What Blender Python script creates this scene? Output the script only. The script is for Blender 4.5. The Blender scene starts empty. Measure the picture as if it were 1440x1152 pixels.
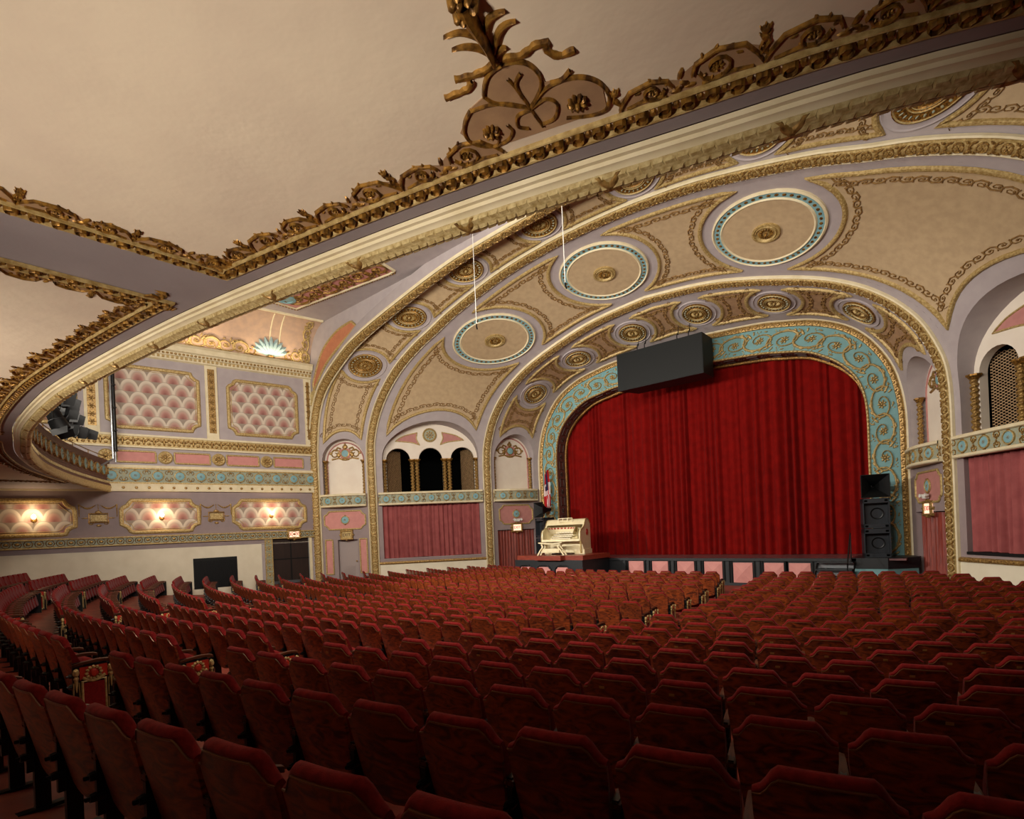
import bpy, bmesh, math, random
from mathutils import Vector, Matrix
random.seed(7)
PI = math.pi
scn = bpy.context.scene
col = scn.collection
# ------------------------------------------------------------------ camera
EYE = Vector((9.811, -23.260, 0.0)); YAW = -0.71134; ROLL = 0.04385; FPX = 760.0; PPY = 744.3
def make_camera():
    cd = bpy.data.cameras.new('camera'); co = bpy.data.objects.new('camera', cd); col.objects.link(co)
    cd.sensor_fit = 'HORIZONTAL'; cd.sensor_width = 36.0; cd.lens = 36.0*FPX/1440.0
    cd.shift_y = (PPY-576.0)/1440.0; cd.clip_start = 0.05; cd.clip_end = 200
    d = Vector((math.sin(YAW), math.cos(YAW), 0)); r0 = Vector((math.cos(YAW), -math.sin(YAW), 0)); dn = Vector((0,0,-1))
    ex = math.cos(ROLL)*r0 + math.sin(ROLL)*dn
    ey = -(-math.sin(ROLL)*r0 + math.cos(ROLL)*dn)
    m = Matrix((ex, ey, -d)).transposed().to_4x4(); m.translation = EYE
    co.matrix_world = m; scn.camera = co
make_camera()
def project(P):
    X = P[0]-EYE.x; Y = P[1]-EYE.y; Z = P[2]
    d = X*math.sin(YAW)+Y*math.cos(YAW); r = X*math.cos(YAW)-Y*math.sin(YAW)
    if d < .15: return None
    u = FPX*r/d; v = -FPX*Z/d
    return (720+u*math.cos(ROLL)+v*math.sin(ROLL), PPY-u*math.sin(ROLL)+v*math.cos(ROLL), d)
# ------------------------------------------------------------------ world, lamps, exposure
w = bpy.data.worlds.new('world'); scn.world = w; w.use_nodes = True
w.node_tree.nodes['Background'].inputs[0].default_value = (1.0, .86, .70, 1)
w.node_tree.nodes['Background'].inputs[1].default_value = 0.17
vs = scn.view_settings; vs.view_transform = 'Standard'; vs.look = 'None'; vs.exposure = 0.12; vs.gamma = 1.0; vs.use_curve_mapping = False
def aim(o, tgt):
    o.rotation_euler = (Vector(tgt)-o.location).to_track_quat('-Z', 'Y').to_euler()
def lamp(name, kind, loc, energy, color=(1,.85,.68), tgt=None, size=.5, size_y=None, spot=None, blend=.4):
    l = bpy.data.lights.new(name, kind); l.energy = energy; l.color = color
    if kind == 'AREA':
        l.size = size
        if size_y: l.shape = 'RECTANGLE'; l.size_y = size_y
    else: l.shadow_soft_size = size
    if kind == 'SPOT': l.spot_size = spot or 1.2; l.spot_blend = blend
    o = bpy.data.objects.new(name, l); col.objects.link(o); o.location = loc
    if tgt: aim(o, tgt)
    return o
# spotlights rigged on the balcony front, near the side wall: the key light of the picture
lamp('balcony_spot_light', 'SPOT', (-11.0,-19.6,4.3), 6500, (1,.94,.87), (1.8,0,1.3), .25, spot=1.0, blend=.4)
# added soft fill over the balcony front, no fixture behind it
lamp('hall_fill_light', 'AREA', (-2.0,-20.6,5.2), 1800, (1,.91,.78), (-4,-3,4.4), 16.0, 1.5)
lamp('hall_fill_light', 'AREA', (7.0,-20.0,7.6), 900, (1,.92,.82), (-15,-9.0,2.6), 4.0, 1.2)  # unseen area fill added to brighten the left wall
# unseen spots added behind the camera, turned up to brighten the soffit
lamp('soffit_fill_light', 'SPOT', (7.6,-25.9,-1.2), 5600, (1,.88,.74), (6.6,-22.3,2.3), .5, spot=1.38, blend=1.0)
lamp('soffit_fill_light', 'SPOT', (1.5,-27.0,-.8), 2200, (1,.88,.74), (.6,-22.6,2.3), .5, spot=1.5, blend=1.0)
# ------------------------------------------------------------------ materials
def hexc(r, g, b):
    f = lambda c: (c/255/12.92) if c/255 <= .04045 else ((c/255+.055)/1.055)**2.4
    return (f(r), f(g), f(b), 1)
MATS = {}
def mat(name, rgb, rough=.6, metal=0.0, rgb2=None, scale=8.0, bump=0.0, bscale=None, detail=4.0, coat=0.0, sheen=0.0, spec=.5, dist=0.0, squash=None, rnd=0.0):
    m = bpy.data.materials.new(name); m.use_nodes = True; nt = m.node_tree; N = nt.nodes; L = nt.links
    b = N['Principled BSDF']; b.inputs['Base Color'].default_value = hexc(*rgb)
    b.inputs['Roughness'].default_value = rough; b.inputs['Metallic'].default_value = metal
    b.inputs['Specular IOR Level'].default_value = spec
    if coat: b.inputs['Coat Weight'].default_value = coat; b.inputs['Coat Roughness'].default_value = .25
    if sheen: b.inputs['Sheen Weight'].default_value = sheen; b.inputs['Sheen Roughness'].default_value = .4
    tc = N.new('ShaderNodeTexCoord'); vec = tc.outputs['Object']
    if squash:
        mp = N.new('ShaderNodeMapping'); mp.inputs['Scale'].default_value = squash; L.new(vec, mp.inputs['Vector']); vec = mp.outputs['Vector']
    if rnd:
        oi = N.new('ShaderNodeObjectInfo'); ad = N.new('ShaderNodeVectorMath'); ad.operation = 'ADD'
        sc_ = N.new('ShaderNodeMath'); sc_.operation = 'MULTIPLY'; sc_.inputs[1].default_value = 40.0
        L.new(oi.outputs['Random'], sc_.inputs[0]); L.new(vec, ad.inputs[0]); L.new(sc_.outputs[0], ad.inputs[1]); vec = ad.outputs[0]
    if rgb2:
        n = N.new('ShaderNodeTexNoise'); n.inputs['Scale'].default_value = scale; n.inputs['Detail'].default_value = detail; n.inputs['Distortion'].default_value = dist
        L.new(vec, n.inputs['Vector'])
        r = N.new('ShaderNodeValToRGB'); r.color_ramp.elements[0].position = .35; r.color_ramp.elements[1].position = .65
        r.color_ramp.elements[0].color = hexc(*rgb); r.color_ramp.elements[1].color = hexc(*rgb2)
        L.new(n.outputs['Fac'], r.inputs['Fac']); out = r.outputs['Color']
        if rnd:
            hs = N.new('ShaderNodeHueSaturation'); mr = N.new('ShaderNodeMapRange')
            mr.inputs[3].default_value = 1-rnd; mr.inputs[4].default_value = 1+rnd
            L.new(oi.outputs['Random'], mr.inputs[0]); L.new(mr.outputs[0], hs.inputs['Value']); L.new(out, hs.inputs['Color']); out = hs.outputs['Color']
        L.new(out, b.inputs['Base Color'])
    if bump:
        n2 = N.new('ShaderNodeTexNoise'); n2.inputs['Scale'].default_value = bscale or scale*3; n2.inputs['Detail'].default_value = 3
        L.new(vec, n2.inputs['Vector'])
        bp = N.new('ShaderNodeBump'); bp.inputs['Strength'].default_value = bump; bp.inputs['Distance'].default_value = .02
        L.new(n2.outputs['Fac'], bp.inputs['Height']); L.new(bp.outputs['Normal'], b.inputs['Normal'])
    MATS[name] = m; return m
def emit(name, rgb, s):
    m = bpy.data.materials.new(name); m.use_nodes = True; b = m.node_tree.nodes['Principled BSDF']
    b.inputs['Base Color'].default_value = hexc(*rgb); b.inputs['Emission Color'].default_value = hexc(*rgb); b.inputs['Emission Strength'].default_value = s
    MATS[name] = m; return m
mat('lavender', (173,163,163), .75, 0, (166,156,157), 3, .08, 40)
mat('mauve_wall', (150,134,133), .75, 0, (143,128,128), 3, .06, 40)
mat('soffit_grey', (148,138,138), .75, 0, (141,131,131), 2, .06, 30)
mat('cream', (226,214,180), .6, 0, (216,202,164), 4, .05, 40)
mat('white_wall', (228,220,196), .65, 0, (220,211,186), 2, .04, 30)
mat('niche_white', (232,222,206), .65, 0, (226,214,198), 2)
mat('plaster_beige', (224,208,184), .8, 0, (216,199,177), 1.6, .25, 7)
mat('tan', (190,166,130), .8, 0, (179,155,121), 5, .08, 30)
mat('tan_dark', (168,134,98), .8, 0, (150,118,88), 6, .08, 30)
mat('tan_rose', (186,156,132), .8, 0, (172,146,128), 4, .08, 30)
mat('gold', (184,150,86), .42, .45, (108,76,38), 26, .2, 40, spec=.5)
mat('gold_pale', (196,172,116), .5, .25, (154,126,72), 20, .2, 40)
mat('gold_dark', (168,124,52), .42, .5, (74,46,18), 22, .2, 40)
mat('ochre_cream', (206,188,136), .6, .1, (170,146,92), 30, .2, 50)
mat('pink', (204,140,132), .7, 0, (196,132,126), 5, .03, 40)
mat('rose_panel', (186,128,120), .7, 0, (178,120,114), 5, .03, 40)
mat('teal', (112,156,158), .65, 0, (104,148,151), 5, .03, 40)
mat('blue', (132,172,177), .6, 0, (120,163,170), 6)
mat('shell_blue', (168,192,194), .6, 0, (150,180,186), 8)
mat('vine', (150,116,64), .6, .15, (112,80,42), 18)
mat('blue_grey', (140,160,154), .6, 0, (164,154,112), 30, .2, 40)
mat('brown_reveal', (104,66,58), .6, 0, (92,56,50), 6)
mat('brown_dark', (60,34,26), .55)
mat('terracotta', (186,120,84), .75, 0, (176,110,78), 5)
mat('curtain_red', (126,14,10), .9, 0, (110,11,8), 3, .1, 60, sheen=.03, spec=.08)
mat('curtain_mauve', (160,88,86), .9, 0, (144,76,76), 3, .1, 60, sheen=.05, spec=.1)
mat('curtain_rust', (142,56,40), .5, 0, (112,38,28), 4, .1, 50, sheen=.2, spec=.5, squash=(6,6,.8))
mat('wood', (148,68,28), .36, 0, (64,24,11), 5.5, .05, 60, detail=6, coat=.35, dist=2.2, squash=(1.0,1.0,2.4), rnd=.25)
mat('arm_wood', (92,46,22), .5, 0, (66,30,14), 9, coat=.08, spec=.3, squash=(8,1,8))
mat('plush', (126,26,24), .9, 0, (106,19,19), 40, .15, 160, sheen=.08, spec=.12)
mat('black_iron', (16,17,18), .35, .3, spec=.5)
mat('black', (9,10,11), .6, spec=.3)
mat('dark_green_black', (6,10,10), .55, spec=.3)
mat('void', (5,6,6), .95, spec=.05)
mat('dark_door', (46,32,26), .4, 0, (36,25,21), 8, squash=(1,1,.2))
mat('grey_door', (158,144,140), .6)
mat('steel', (150,155,160), .3, .8)
mat('brass_trim', (120,78,46), .3, .3)
mat('brass_rail', (150,116,66), .35, .6)
mat('brass_plate', (176,140,80), .4, .5)
mat('carpet', (146,60,36), .6, 0, (118,42,26), 4, .1, 60, coat=.1)
mat('stage_floor', (120,84,84), .35, 0, (98,68,70), 3, coat=.2)
mat('stage_black', (22,26,30), .45)
mat('cabinet_grey', (36,40,46), .45)
mat('platform_wood', (140,56,34), .4, 0, (116,42,26), 5, coat=.3, squash=(.6,4,4))
mat('console_ivory', (238,226,186), .4, 0, (230,216,172), 5, coat=.2)
mat('ivory_key', (240,228,200), .4)
mat('stop_red', (166,40,24), .4)
mat('white_plastic', (230,228,220), .5)
mat('flag_red', (190,24,34), .8); mat('flag_white', (230,226,222), .8); mat('flag_blue', (36,40,86), .8)
emit('bulb', (255,226,178), 22); emit('exit_glow', (255,206,176), 1.1); emit('spot_glow', (255,246,230), 16)
mat('exit_red', (200,30,20), .5); mat('exit_dark', (90,70,50), .6)
mat('grille', (172,140,100), .6, 0, (150,118,80), 12)
def scallop():
    m = bpy.data.materials.new('scallop_damask'); m.use_nodes = True; nt = m.node_tree; N = nt.nodes; L = nt.links; b = N['Principled BSDF']
    b.inputs['Roughness'].default_value = .8
    tc = N.new('ShaderNodeTexCoord'); sp = N.new('ShaderNodeSeparateXYZ'); L.new(tc.outputs['Object'], sp.inputs[0])
    def mth(op, a, c=None, clamp=False):
        n = N.new('ShaderNodeMath'); n.operation = op; n.use_clamp = clamp
        for i, x in enumerate((a, c)):
            if x is None: continue
            if isinstance(x, (int, float)): n.inputs[i].default_value = x
            else: L.new(x, n.inputs[i])
        return n.outputs[0]
    U = mth('DIVIDE', sp.outputs[0], .62); V = mth('DIVIDE', sp.outputs[1], .95); H = .52; R = .56
    r0 = mth('FLOOR', mth('DIVIDE', V, H))
    def dist(row):
        off = mth('MULTIPLY', mth('FLOORED_MODULO', row, 2), .5)
        fx = mth('SUBTRACT', mth('FRACT', mth('ADD', U, off)), .5)
        dy = mth('SUBTRACT', V, mth('MULTIPLY', row, H))
        return mth('SQRT', mth('ADD', mth('MULTIPLY', fx, fx), mth('MULTIPLY', dy, dy)))
    d0 = dist(r0); d1 = dist(mth('SUBTRACT', r0, 1)); front = mth('LESS_THAN', d1, R)
    d = mth('ADD', mth('MULTIPLY', front, d1), mth('MULTIPLY', mth('SUBTRACT', 1, front), d0))
    rp = N.new('ShaderNodeValToRGB'); e = rp.color_ramp.elements
    e[0].position = .05; e[0].color = hexc(136,88,82); e[1].position = 1.0; e[1].color = hexc(150,136,122)
    for p, c in ((.35,(166,118,108)), (.55,(182,148,134)), (.66,(176,156,140)), (.8,(202,188,170)), (.93,(208,196,178))):
        x = e.new(p); x.color = hexc(*c)
    L.new(mth('DIVIDE', d, R), rp.inputs['Fac'])
    L.new(rp.outputs['Color'], b.inputs['Base Color']); MATS['scallop'] = m
scallop()
# ------------------------------------------------------------------ mesh builder
class MB:
    def __init__(s): s.v = []; s.f = []; s.m = []; s.cur = 0
    def add(s, vs, fs):
        o = len(s.v); s.v.extend(tuple(p) for p in vs)
        for f in fs: s.f.append(tuple(i+o for i in f)); s.m.append(s.cur)
        return s
    def grid(s, rows, closed=False):
        n = len(rows[0]); vs = [p for r in rows for p in r]; fs = []
        for i in range(len(rows)-1):
            for j in range(n if closed else n-1):
                k = (j+1) % n; fs.append((i*n+j, i*n+k, (i+1)*n+k, (i+1)*n+j))
        return s.add(vs, fs)
    def box(s, x0, x1, y0, y1, z0, z1):
        vs = [(x,y,z) for z in (z0,z1) for y in (y0,y1) for x in (x0,x1)]
        return s.add(vs, [(0,1,3,2),(4,6,7,5),(0,4,5,1),(2,3,7,6),(0,2,6,4),(1,5,7,3)])
    def mbox(s, M, u0, u1, v0, v1, h0, h1):
        vs = [M(u,v,h) for h in (h0,h1) for v in (v0,v1) for u in (u0,u1)]
        return s.add(vs, [(0,1,3,2),(4,6,7,5),(0,4,5,1),(2,3,7,6),(0,2,6,4),(1,5,7,3)])
    def prism(s, M, pts, h0, h1):
        n = len(pts); vs = [M(u,v,h0) for u,v in pts]+[M(u,v,h1) for u,v in pts]
        return s.add(vs, [tuple(range(n))[::-1], tuple(range(n,2*n))]+[(i,(i+1)%n,n+(i+1)%n,n+i) for i in range(n)])
    def tube(s, path, r, n=8, caps=True):
        path = [Vector(p) for p in path]; rows = []
        rr = r if isinstance(r, (list,tuple)) else [r]*len(path)
        up = Vector((0,0,1))
        for i, p in enumerate(path):
            t = (path[min(i+1,len(path)-1)]-path[max(i-1,0)]).normalized()
            a = t.cross(up) if abs(t.z) < .95 else t.cross(Vector((1,0,0)))
            a.normalize(); b = t.cross(a)
            rows.append([p+rr[i]*(math.cos(2*PI*k/n)*a+math.sin(2*PI*k/n)*b) for k in range(n)])
        o = len(s.v); s.grid(rows, True)
        if caps: 
            s.f.append(tuple(o+k for k in range(n))[::-1]); s.m.append(s.cur)
            e = o+(len(rows)-1)*n; s.f.append(tuple(e+k for k in range(n))); s.m.append(s.cur)
        return s
    def lathe(s, prof, n=16, c=(0,0,0), axis='z'):
        rows = []
        for r, z in prof:
            row = []
            for k in range(n):
                a = 2*PI*k/n; x, y = r*math.cos(a), r*math.sin(a)
                row.append((c[0]+x,c[1]+y,c[2]+z) if axis == 'z' else ((c[0]+x,c[1]+z,c[2]+y) if axis == 'y' else (c[0]+z,c[1]+x,c[2]+y)))
            rows.append(row)
        return s.grid(rows, True)
    def disc(s, M, uc, vc, prof, n=20, ru=1.0):
        rows = [[M(uc+r*ru*math.cos(2*PI*k/n), vc+r*math.sin(2*PI*k/n), h) for k in range(n)] for r, h in prof]
        s.grid(rows, True)
        if 0 < prof[-1][0] <= .06: s.add([rows[-1][k] for k in range(n)], [tuple(range(n))])
        return s
    def lump(s, M, u, v, ru, rv, h, n=8, rot=0):
        ca, sa = math.cos(rot), math.sin(rot)
        def P(a, k, hh): 
            x, y = ru*k*math.cos(a), rv*k*math.sin(a); return M(u+x*ca-y*sa, v+x*sa+y*ca, hh)
        vs = [P(2*PI*k/n,1,0) for k in range(n)]+[P(2*PI*k/n,.62,h*.8) for k in range(n)]+[M(u,v,h)]
        fs = [(k,(k+1)%n,n+(k+1)%n,n+k) for k in range(n)]+[(n+k,n+(k+1)%n,2*n) for k in range(n)]
        return s.add(vs, fs)
    def flower(s, M, u, v, r, h, k=8):
        for i in range(k):
            a = 2*PI*i/k; s.lump(M, u+.6*r*math.cos(a), v+.6*r*math.sin(a), r*.42, r*.24, h*.8, 6, a)
        return s.lump(M, u, v, r*.3, r*.3, h*1.2, 8)
    def ribbon(s, M, pts, w, h, closed=False, base=0.0):
        n = len(pts); rows = []
        for i in range(n):
            a = pts[(i-1) % n] if (closed or i > 0) else pts[i]
            b = pts[(i+1) % n] if (closed or i < n-1) else pts[i]
            dx, dy = b[0]-a[0], b[1]-a[1]; l = math.hypot(dx,dy) or 1; nx, ny = -dy/l, dx/l
            ww = w[i] if isinstance(w, list) else w
            u, v = pts[i]
            rows.append([M(u+nx*ww*k, v+ny*ww*k, base+hh*h) for k, hh in ((-.5,0),(-.28,.85),(0,1),(.28,.85),(.5,0))])
        if closed: rows.append(rows[0])
        return s.grid(rows)
    def build(s, name, m, parent=None, smooth=True, loc=None, ang=38):
        me = bpy.data.meshes.new(name); me.from_pydata(s.v, [], s.f)
        ms = m if isinstance(m, (list,tuple)) else [m]
        for x in ms: me.materials.append(MATS[x])
        if len(ms) > 1: me.polygons.foreach_set('material_index', s.m)
        if smooth and s.f:
            me.polygons.foreach_set('use_smooth', [True]*len(s.f))
            try: me.set_sharp_from_angle(angle=math.radians(ang))
            except Exception: pass
        me.update()
        return link(name, me, parent, loc)
def link(name, me, parent=None, loc=None):
    o = bpy.data.objects.new(name, me); col.objects.link(o)
    if parent is not None: o.parent = parent
    if loc is not None: o.location = loc
    return o
def tag(o, label=None, cat=None, group=None, kind=None):
    if label: o['label'] = label
    if cat: o['category'] = cat
    if group: o['group'] = group
    if kind: o['kind'] = kind
    return o
def thing(name, label, cat, loc=(0,0,0), rz=0, group=None, kind=None):
    o = bpy.data.objects.new(name, None); col.objects.link(o); o.location = loc; o.rotation_euler = (0,0,rz); o.empty_display_size = .2
    return tag(o, label, cat, group, kind)
def stuff(o): o['kind'] = 'stuff'; return o
def copy_tree(o, parent=None):
    c = o.copy(); col.objects.link(c); c.parent = parent
    for ch in list(o.children): copy_tree(ch, c)
    return c
def cat_rom(pts, k=6, closed=False):
    out = []; n = len(pts)
    for i in range(n if closed else n-1):
        p = [Vector(pts[(i+j) % n] if closed else pts[min(max(i+j,0),n-1)]) for j in (-1,0,1,2)]
        for q in range(k):
            t = q/k; out.append(tuple(.5*((2*p[1])+(-p[0]+p[2])*t+(2*p[0]-5*p[1]+4*p[2]-p[3])*t*t+(-p[0]+3*p[1]-3*p[2]+p[3])*t**3)))
    if not closed: out.append(tuple(pts[-1]))
    return out
def resample(pts, step):
    d = [0]
    for a, b in zip(pts, pts[1:]): d.append(d[-1]+math.dist(a,b))
    n = max(2, round(d[-1]/step)); out = []; j = 0
    for i in range(n+1):
        t = d[-1]*i/n
        while j < len(d)-2 and d[j+1] < t: j += 1
        k = (t-d[j])/max(d[j+1]-d[j],1e-9); out.append(tuple(a+(b-a)*k for a, b in zip(pts[j],pts[j+1])))
    return out
# relief patterns drawn in (u,v) of a mapper
def spiral(uc, vc, r0, r1, a0, turns, s=1, n=18):
    return [(uc+(r0+(r1-r0)*i/n)*math.cos(a0+s*2*PI*turns*i/n), vc+(r0+(r1-r0)*i/n)*math.sin(a0+s*2*PI*turns*i/n)) for i in range(n+1)]
def rinceau(mb, M, u0, u1, v0, amp, period, w, h, leaves=True, nseg=20, fl=True):
    n = max(1, round((u1-u0)/period)); p = (u1-u0)/n; ks = amp/(.5*p)
    for i in range(n):
        s = 1 if i % 2 == 0 else -1; c = u0+(i+.5)*p
        pts = []
        for k in range(nseg+1):
            t = k/nseg; r = .60*p*(1-t)**.85+.10*p; an = PI+s*.75-s*2*PI*1.42*t
            pts.append((c+r*math.cos(an), v0-s*.04*amp+r*math.sin(an)*ks*.86))
        mb.ribbon(M, pts, [w*(.75+.35*math.sin(PI*min(1,1.6*k/nseg))-.45*k/nseg) for k in range(nseg+1)], h)
        if fl: mb.flower(M, c, v0-s*.04*amp, p*.17, h*1.15, 7)
        if leaves:
            for (du, dv, ro, q) in ((-.46,-.62,.7,1.3),(-.36,-.95,1.2,1.0),(-.52,-.25,2.2,1.1),(-.12,1.02,.15,1.2),(.2,.95,-.5,1.0),(.5,.72,-1.0,1.0),(-.62,-.95,.2,.8),(.1,-1.0,.2,.8)):
                mb.lump(M, c+du*p, v0+s*dv*amp, w*q, w*.38*q, h*.8, 6, s*ro)
def bead_row(mb, M, pts, step, ru, rv, h, alt=None):
    P = resample(pts, step)
    for i, (a, b) in enumerate(zip(P, P[1:])):
        u, v = (a[0]+b[0])/2, (a[1]+b[1])/2; ro = math.atan2(b[1]-a[1], b[0]-a[0])
        if alt and i % 2: mb.lump(M, u, v, alt[0], alt[1], alt[2], 6, ro)
        else: mb.lump(M, u, v, ru, rv, h, 8, ro)
def rect_notch(u0, u1, v0, v1, c):
    """rectangle with concave notched corners"""
    o = []
    for (cu, cv, a0) in ((u0,v0,90),(u1,v0,180),(u1,v1,270),(u0,v1,0)):
        arc = [(cu+c*math.cos(math.radians(a0-90*t/4)), cv+c*math.sin(math.radians(a0-90*t/4))) for t in range(5)]
        o += arc
    return o
# ------------------------------------------------------------------ plans
SGN = {'left': -1, 'right': 1}
PT = {'P': (8.058,0.0), 'A': (9.266,-2.91), 'B': (13.019,-7.319), 'C': (15.096,-9.21), 'D': (19.3,-31.7)}
def plane(side, a, b):
    s = SGN[side]; A = Vector(PT[a]); B = Vector(PT[b]); L = (B-A).length; U = (B-A)/L
    N = Vector((U.y, -U.x))      # for the +x side; mirrored below
    if N.x > 0: N = -N
    def M(u, v, h=0.0):
        x = A.x+U.x*u+N.x*h; y = A.y+U.y*u+N.y*h
        return (s*x, y, v)
    M.L = L; return M
def floor_z(x, y):
    Rp = max(math.hypot(x, y-20)-40.79, -10.34)
    return -1.0904+.1241*Rp+.006*Rp*Rp-.872
STAGE = -1.53
# ------------------------------------------------------------------ vault curves (half profiles, base to crown)
class Curve:
    def __init__(s, pts, y):
        P = cat_rom(pts, 6); s.p = P; s.d = [0]; s.y = y
        for a, b in zip(P, P[1:]): s.d.append(s.d[-1]+math.dist(a,b))
        s.L = s.d[-1]
    def at(s, q):
        t = min(max(q,0),1)*s.L; lo, hi = 0, len(s.d)-2
        while lo < hi:
            m = (lo+hi+1)//2
            if s.d[m] <= t: lo = m
            else: hi = m-1
        k = (t-s.d[lo])/max(s.d[lo+1]-s.d[lo],1e-9); a, b = s.p[lo], s.p[lo+1]
        x, z = a[0]+(b[0]-a[0])*k, a[1]+(b[1]-a[1])*k
        if q < 0: z += q*s.L
        return x, z
ZB = 2.1
prof_A = [(9.27,2.1),(9.27,3.0),(9.24,3.8),(9.12,4.5),(8.75,5.45),(8.28,6.15),(7.73,6.72),(7.0,7.27),(5.85,7.85),(3.92,8.48),(2.2,8.85),(0,9.05)]
prof_B = [(13.02,2.1),(13.02,3.8),(12.92,4.8),(12.45,5.9),(11.65,6.9),(10.5,7.8),(9.1,8.48),(8,8.85),(6.8,9.27),(5,9.72),(3.4,10.02),(1.5,10.2),(0,10.24)]
prof_C = [(15.1,2.1),(15.1,3.8),(15.06,4.6),(14.75,6.05),(13.95,7.25),(12.15,8.32),(10.5,8.9),(7.6,9.5),(4.8,9.95),(2.9,10.1),(0,10.2)]
prof_O = [(8.05,2.1),(8.05,3.3),(7.98,4.1),(7.8,4.95),(7.47,5.7),(6.95,6.45),(6.3,7.0),(5.32,7.45),(4.29,7.68),(3.19,7.85),(0,8.05)]
prof_I = [(6.9,2.1),(6.9,3.6),(6.8,4.44),(6.55,5.06),(6.08,5.62),(5.45,6.07),(4.87,6.33),(4.02,6.5),(3.14,6.63),(0,6.85)]
cA, cB, cC = Curve(prof_A,-2.91), Curve(prof_B,-7.319), Curve(prof_C,-9.21)
cO, cI = Curve(prof_O,0.0), Curve(prof_I,0.0)
cK = Curve([(x, z+.55*max(0,(z-3.8))/6.4) for x, z in prof_C], -9.21)      # back edge of the last ring, behind rib C
class Ring:
    def __init__(s, ci, co):
        s.ci, s.co = ci, co; s.Lm = .5*(ci.L+co.L)
        a, b = ci.at(.45), co.at(.45); s.W = math.dist((a[0],ci.y,a[1]),(b[0],co.y,b[1]))
    def pt(s, side, q, w):
        a, b = s.ci.at(q), s.co.at(q)
        return Vector((side*(a[0]+(b[0]-a[0])*w), s.ci.y+(s.co.y-s.ci.y)*w, a[1]+(b[1]-a[1])*w))
    def q_at_z(s, w, z):
        lo, hi = 0.0, 1.0
        for _ in range(30):
            m = .5*(lo+hi)
            if s.pt(1,m,w).z < z: lo = m
            else: hi = m
        return lo
    def u_at_x(s, x):
        lo, hi = 0.0, 1.0
        for _ in range(30):
            m = .5*(lo+hi)
            if s.pt(1,m,.5).x > x: lo = m
            else: hi = m
        return (1-lo)*s.Lm
    def raw(s, u, v):
        q = 1-abs(u)/s.Lm; return s.pt(-1 if u < 0 else 1, q, .5+v/s.W)
    def M(s, u, v, h=0.0):
        p = s.raw(u,v)
        if not h: return p
        e = .05; uu = u if abs(u) > e else (e*1.01 if u >= 0 else -e*1.01)
        du = s.raw(uu+e,v)-s.raw(uu-e,v); dv = s.raw(u,v+e)-s.raw(u,v-e)
        n = du.cross(dv).normalized()
        if n.dot(Vector((0,-14,1.5))-p) < 0: n = -n
        return p+n*h
ring1, ring2, ring3 = Ring(cO,cA), Ring(cA,cB), Ring(cB,cK)
ringT = Ring(cI,cO)
# openings in the side bays: centre, half width, spring height, rise
OPEN = {1: (1.57,1.16,3.78,1.19), 2: (2.84,2.41,3.79,1.81), 3: (1.37,1.04,3.79,1.07)}
RING = {1: (ring1,'P','A'), 2: (ring2,'A','B'), 3: (ring3,'B','C')}
def z_open(k, s):
    c, a, zs, b = OPEN[k]; t = (s-c)/a
    return zs+b*math.sqrt(max(0,1-t*t))
ceiling = thing('ceiling', 'coved and vaulted plaster ceiling over the stage end of the hall', 'ceiling', kind='structure')
def vault_ring(k):
    R, a, b = RING[k]; L = math.dist(PT[a],PT[b]); c, hw, zs, rise = OPEN[k]
    mb = MB(); nr = 44
    for side in (-1,1):
        for (s0, s1, nc, arch) in ((0,c-hw,3,0),(c-hw,c+hw,26,1),(c+hw,L,3,0)):
            cols = []
            for j in range(nc+1):
                t = j/nc
                if arch: t = .5-.5*math.cos(PI*t)
                s = s0+(s1-s0)*t; w_ = s/L; q0 = R.q_at_z(w_, z_open(k,s)) if arch else 0.0
                cols.append([R.pt(side, q0+(1-q0)*i/nr, w_) for i in range(nr+1)])
            mb.grid(cols)
    o = mb.build('vault_ring', 'lavender', ceiling)
    # reveals of the openings back to the wall plane
    for side, sn in ((-1,'left'),(1,'right')):
        Mp = plane(sn,a,b); rv = MB(); path = [(c-hw, ZB+(zs-ZB)*i/6) for i in range(6)]+[(c-hw*math.cos(PI*i/24), zs+rise*math.sin(PI*i/24)) for i in range(25)]+[(c+hw, zs-(zs-ZB)*i/6) for i in range(1,7)]
        rv.grid([[R.pt(side, R.q_at_z(s/L,z), s/L) for s, z in path],[Mp(s,z,-.42) for s, z in path]])
        rv.build('arch_reveal', 'lavender', ceiling)
    return o
for k in (1,2,3): vault_ring(k)
def concave(uc, rc, v, sg): return uc+sg*math.sqrt(max(rc*rc-v*v, 0.0))
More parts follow.
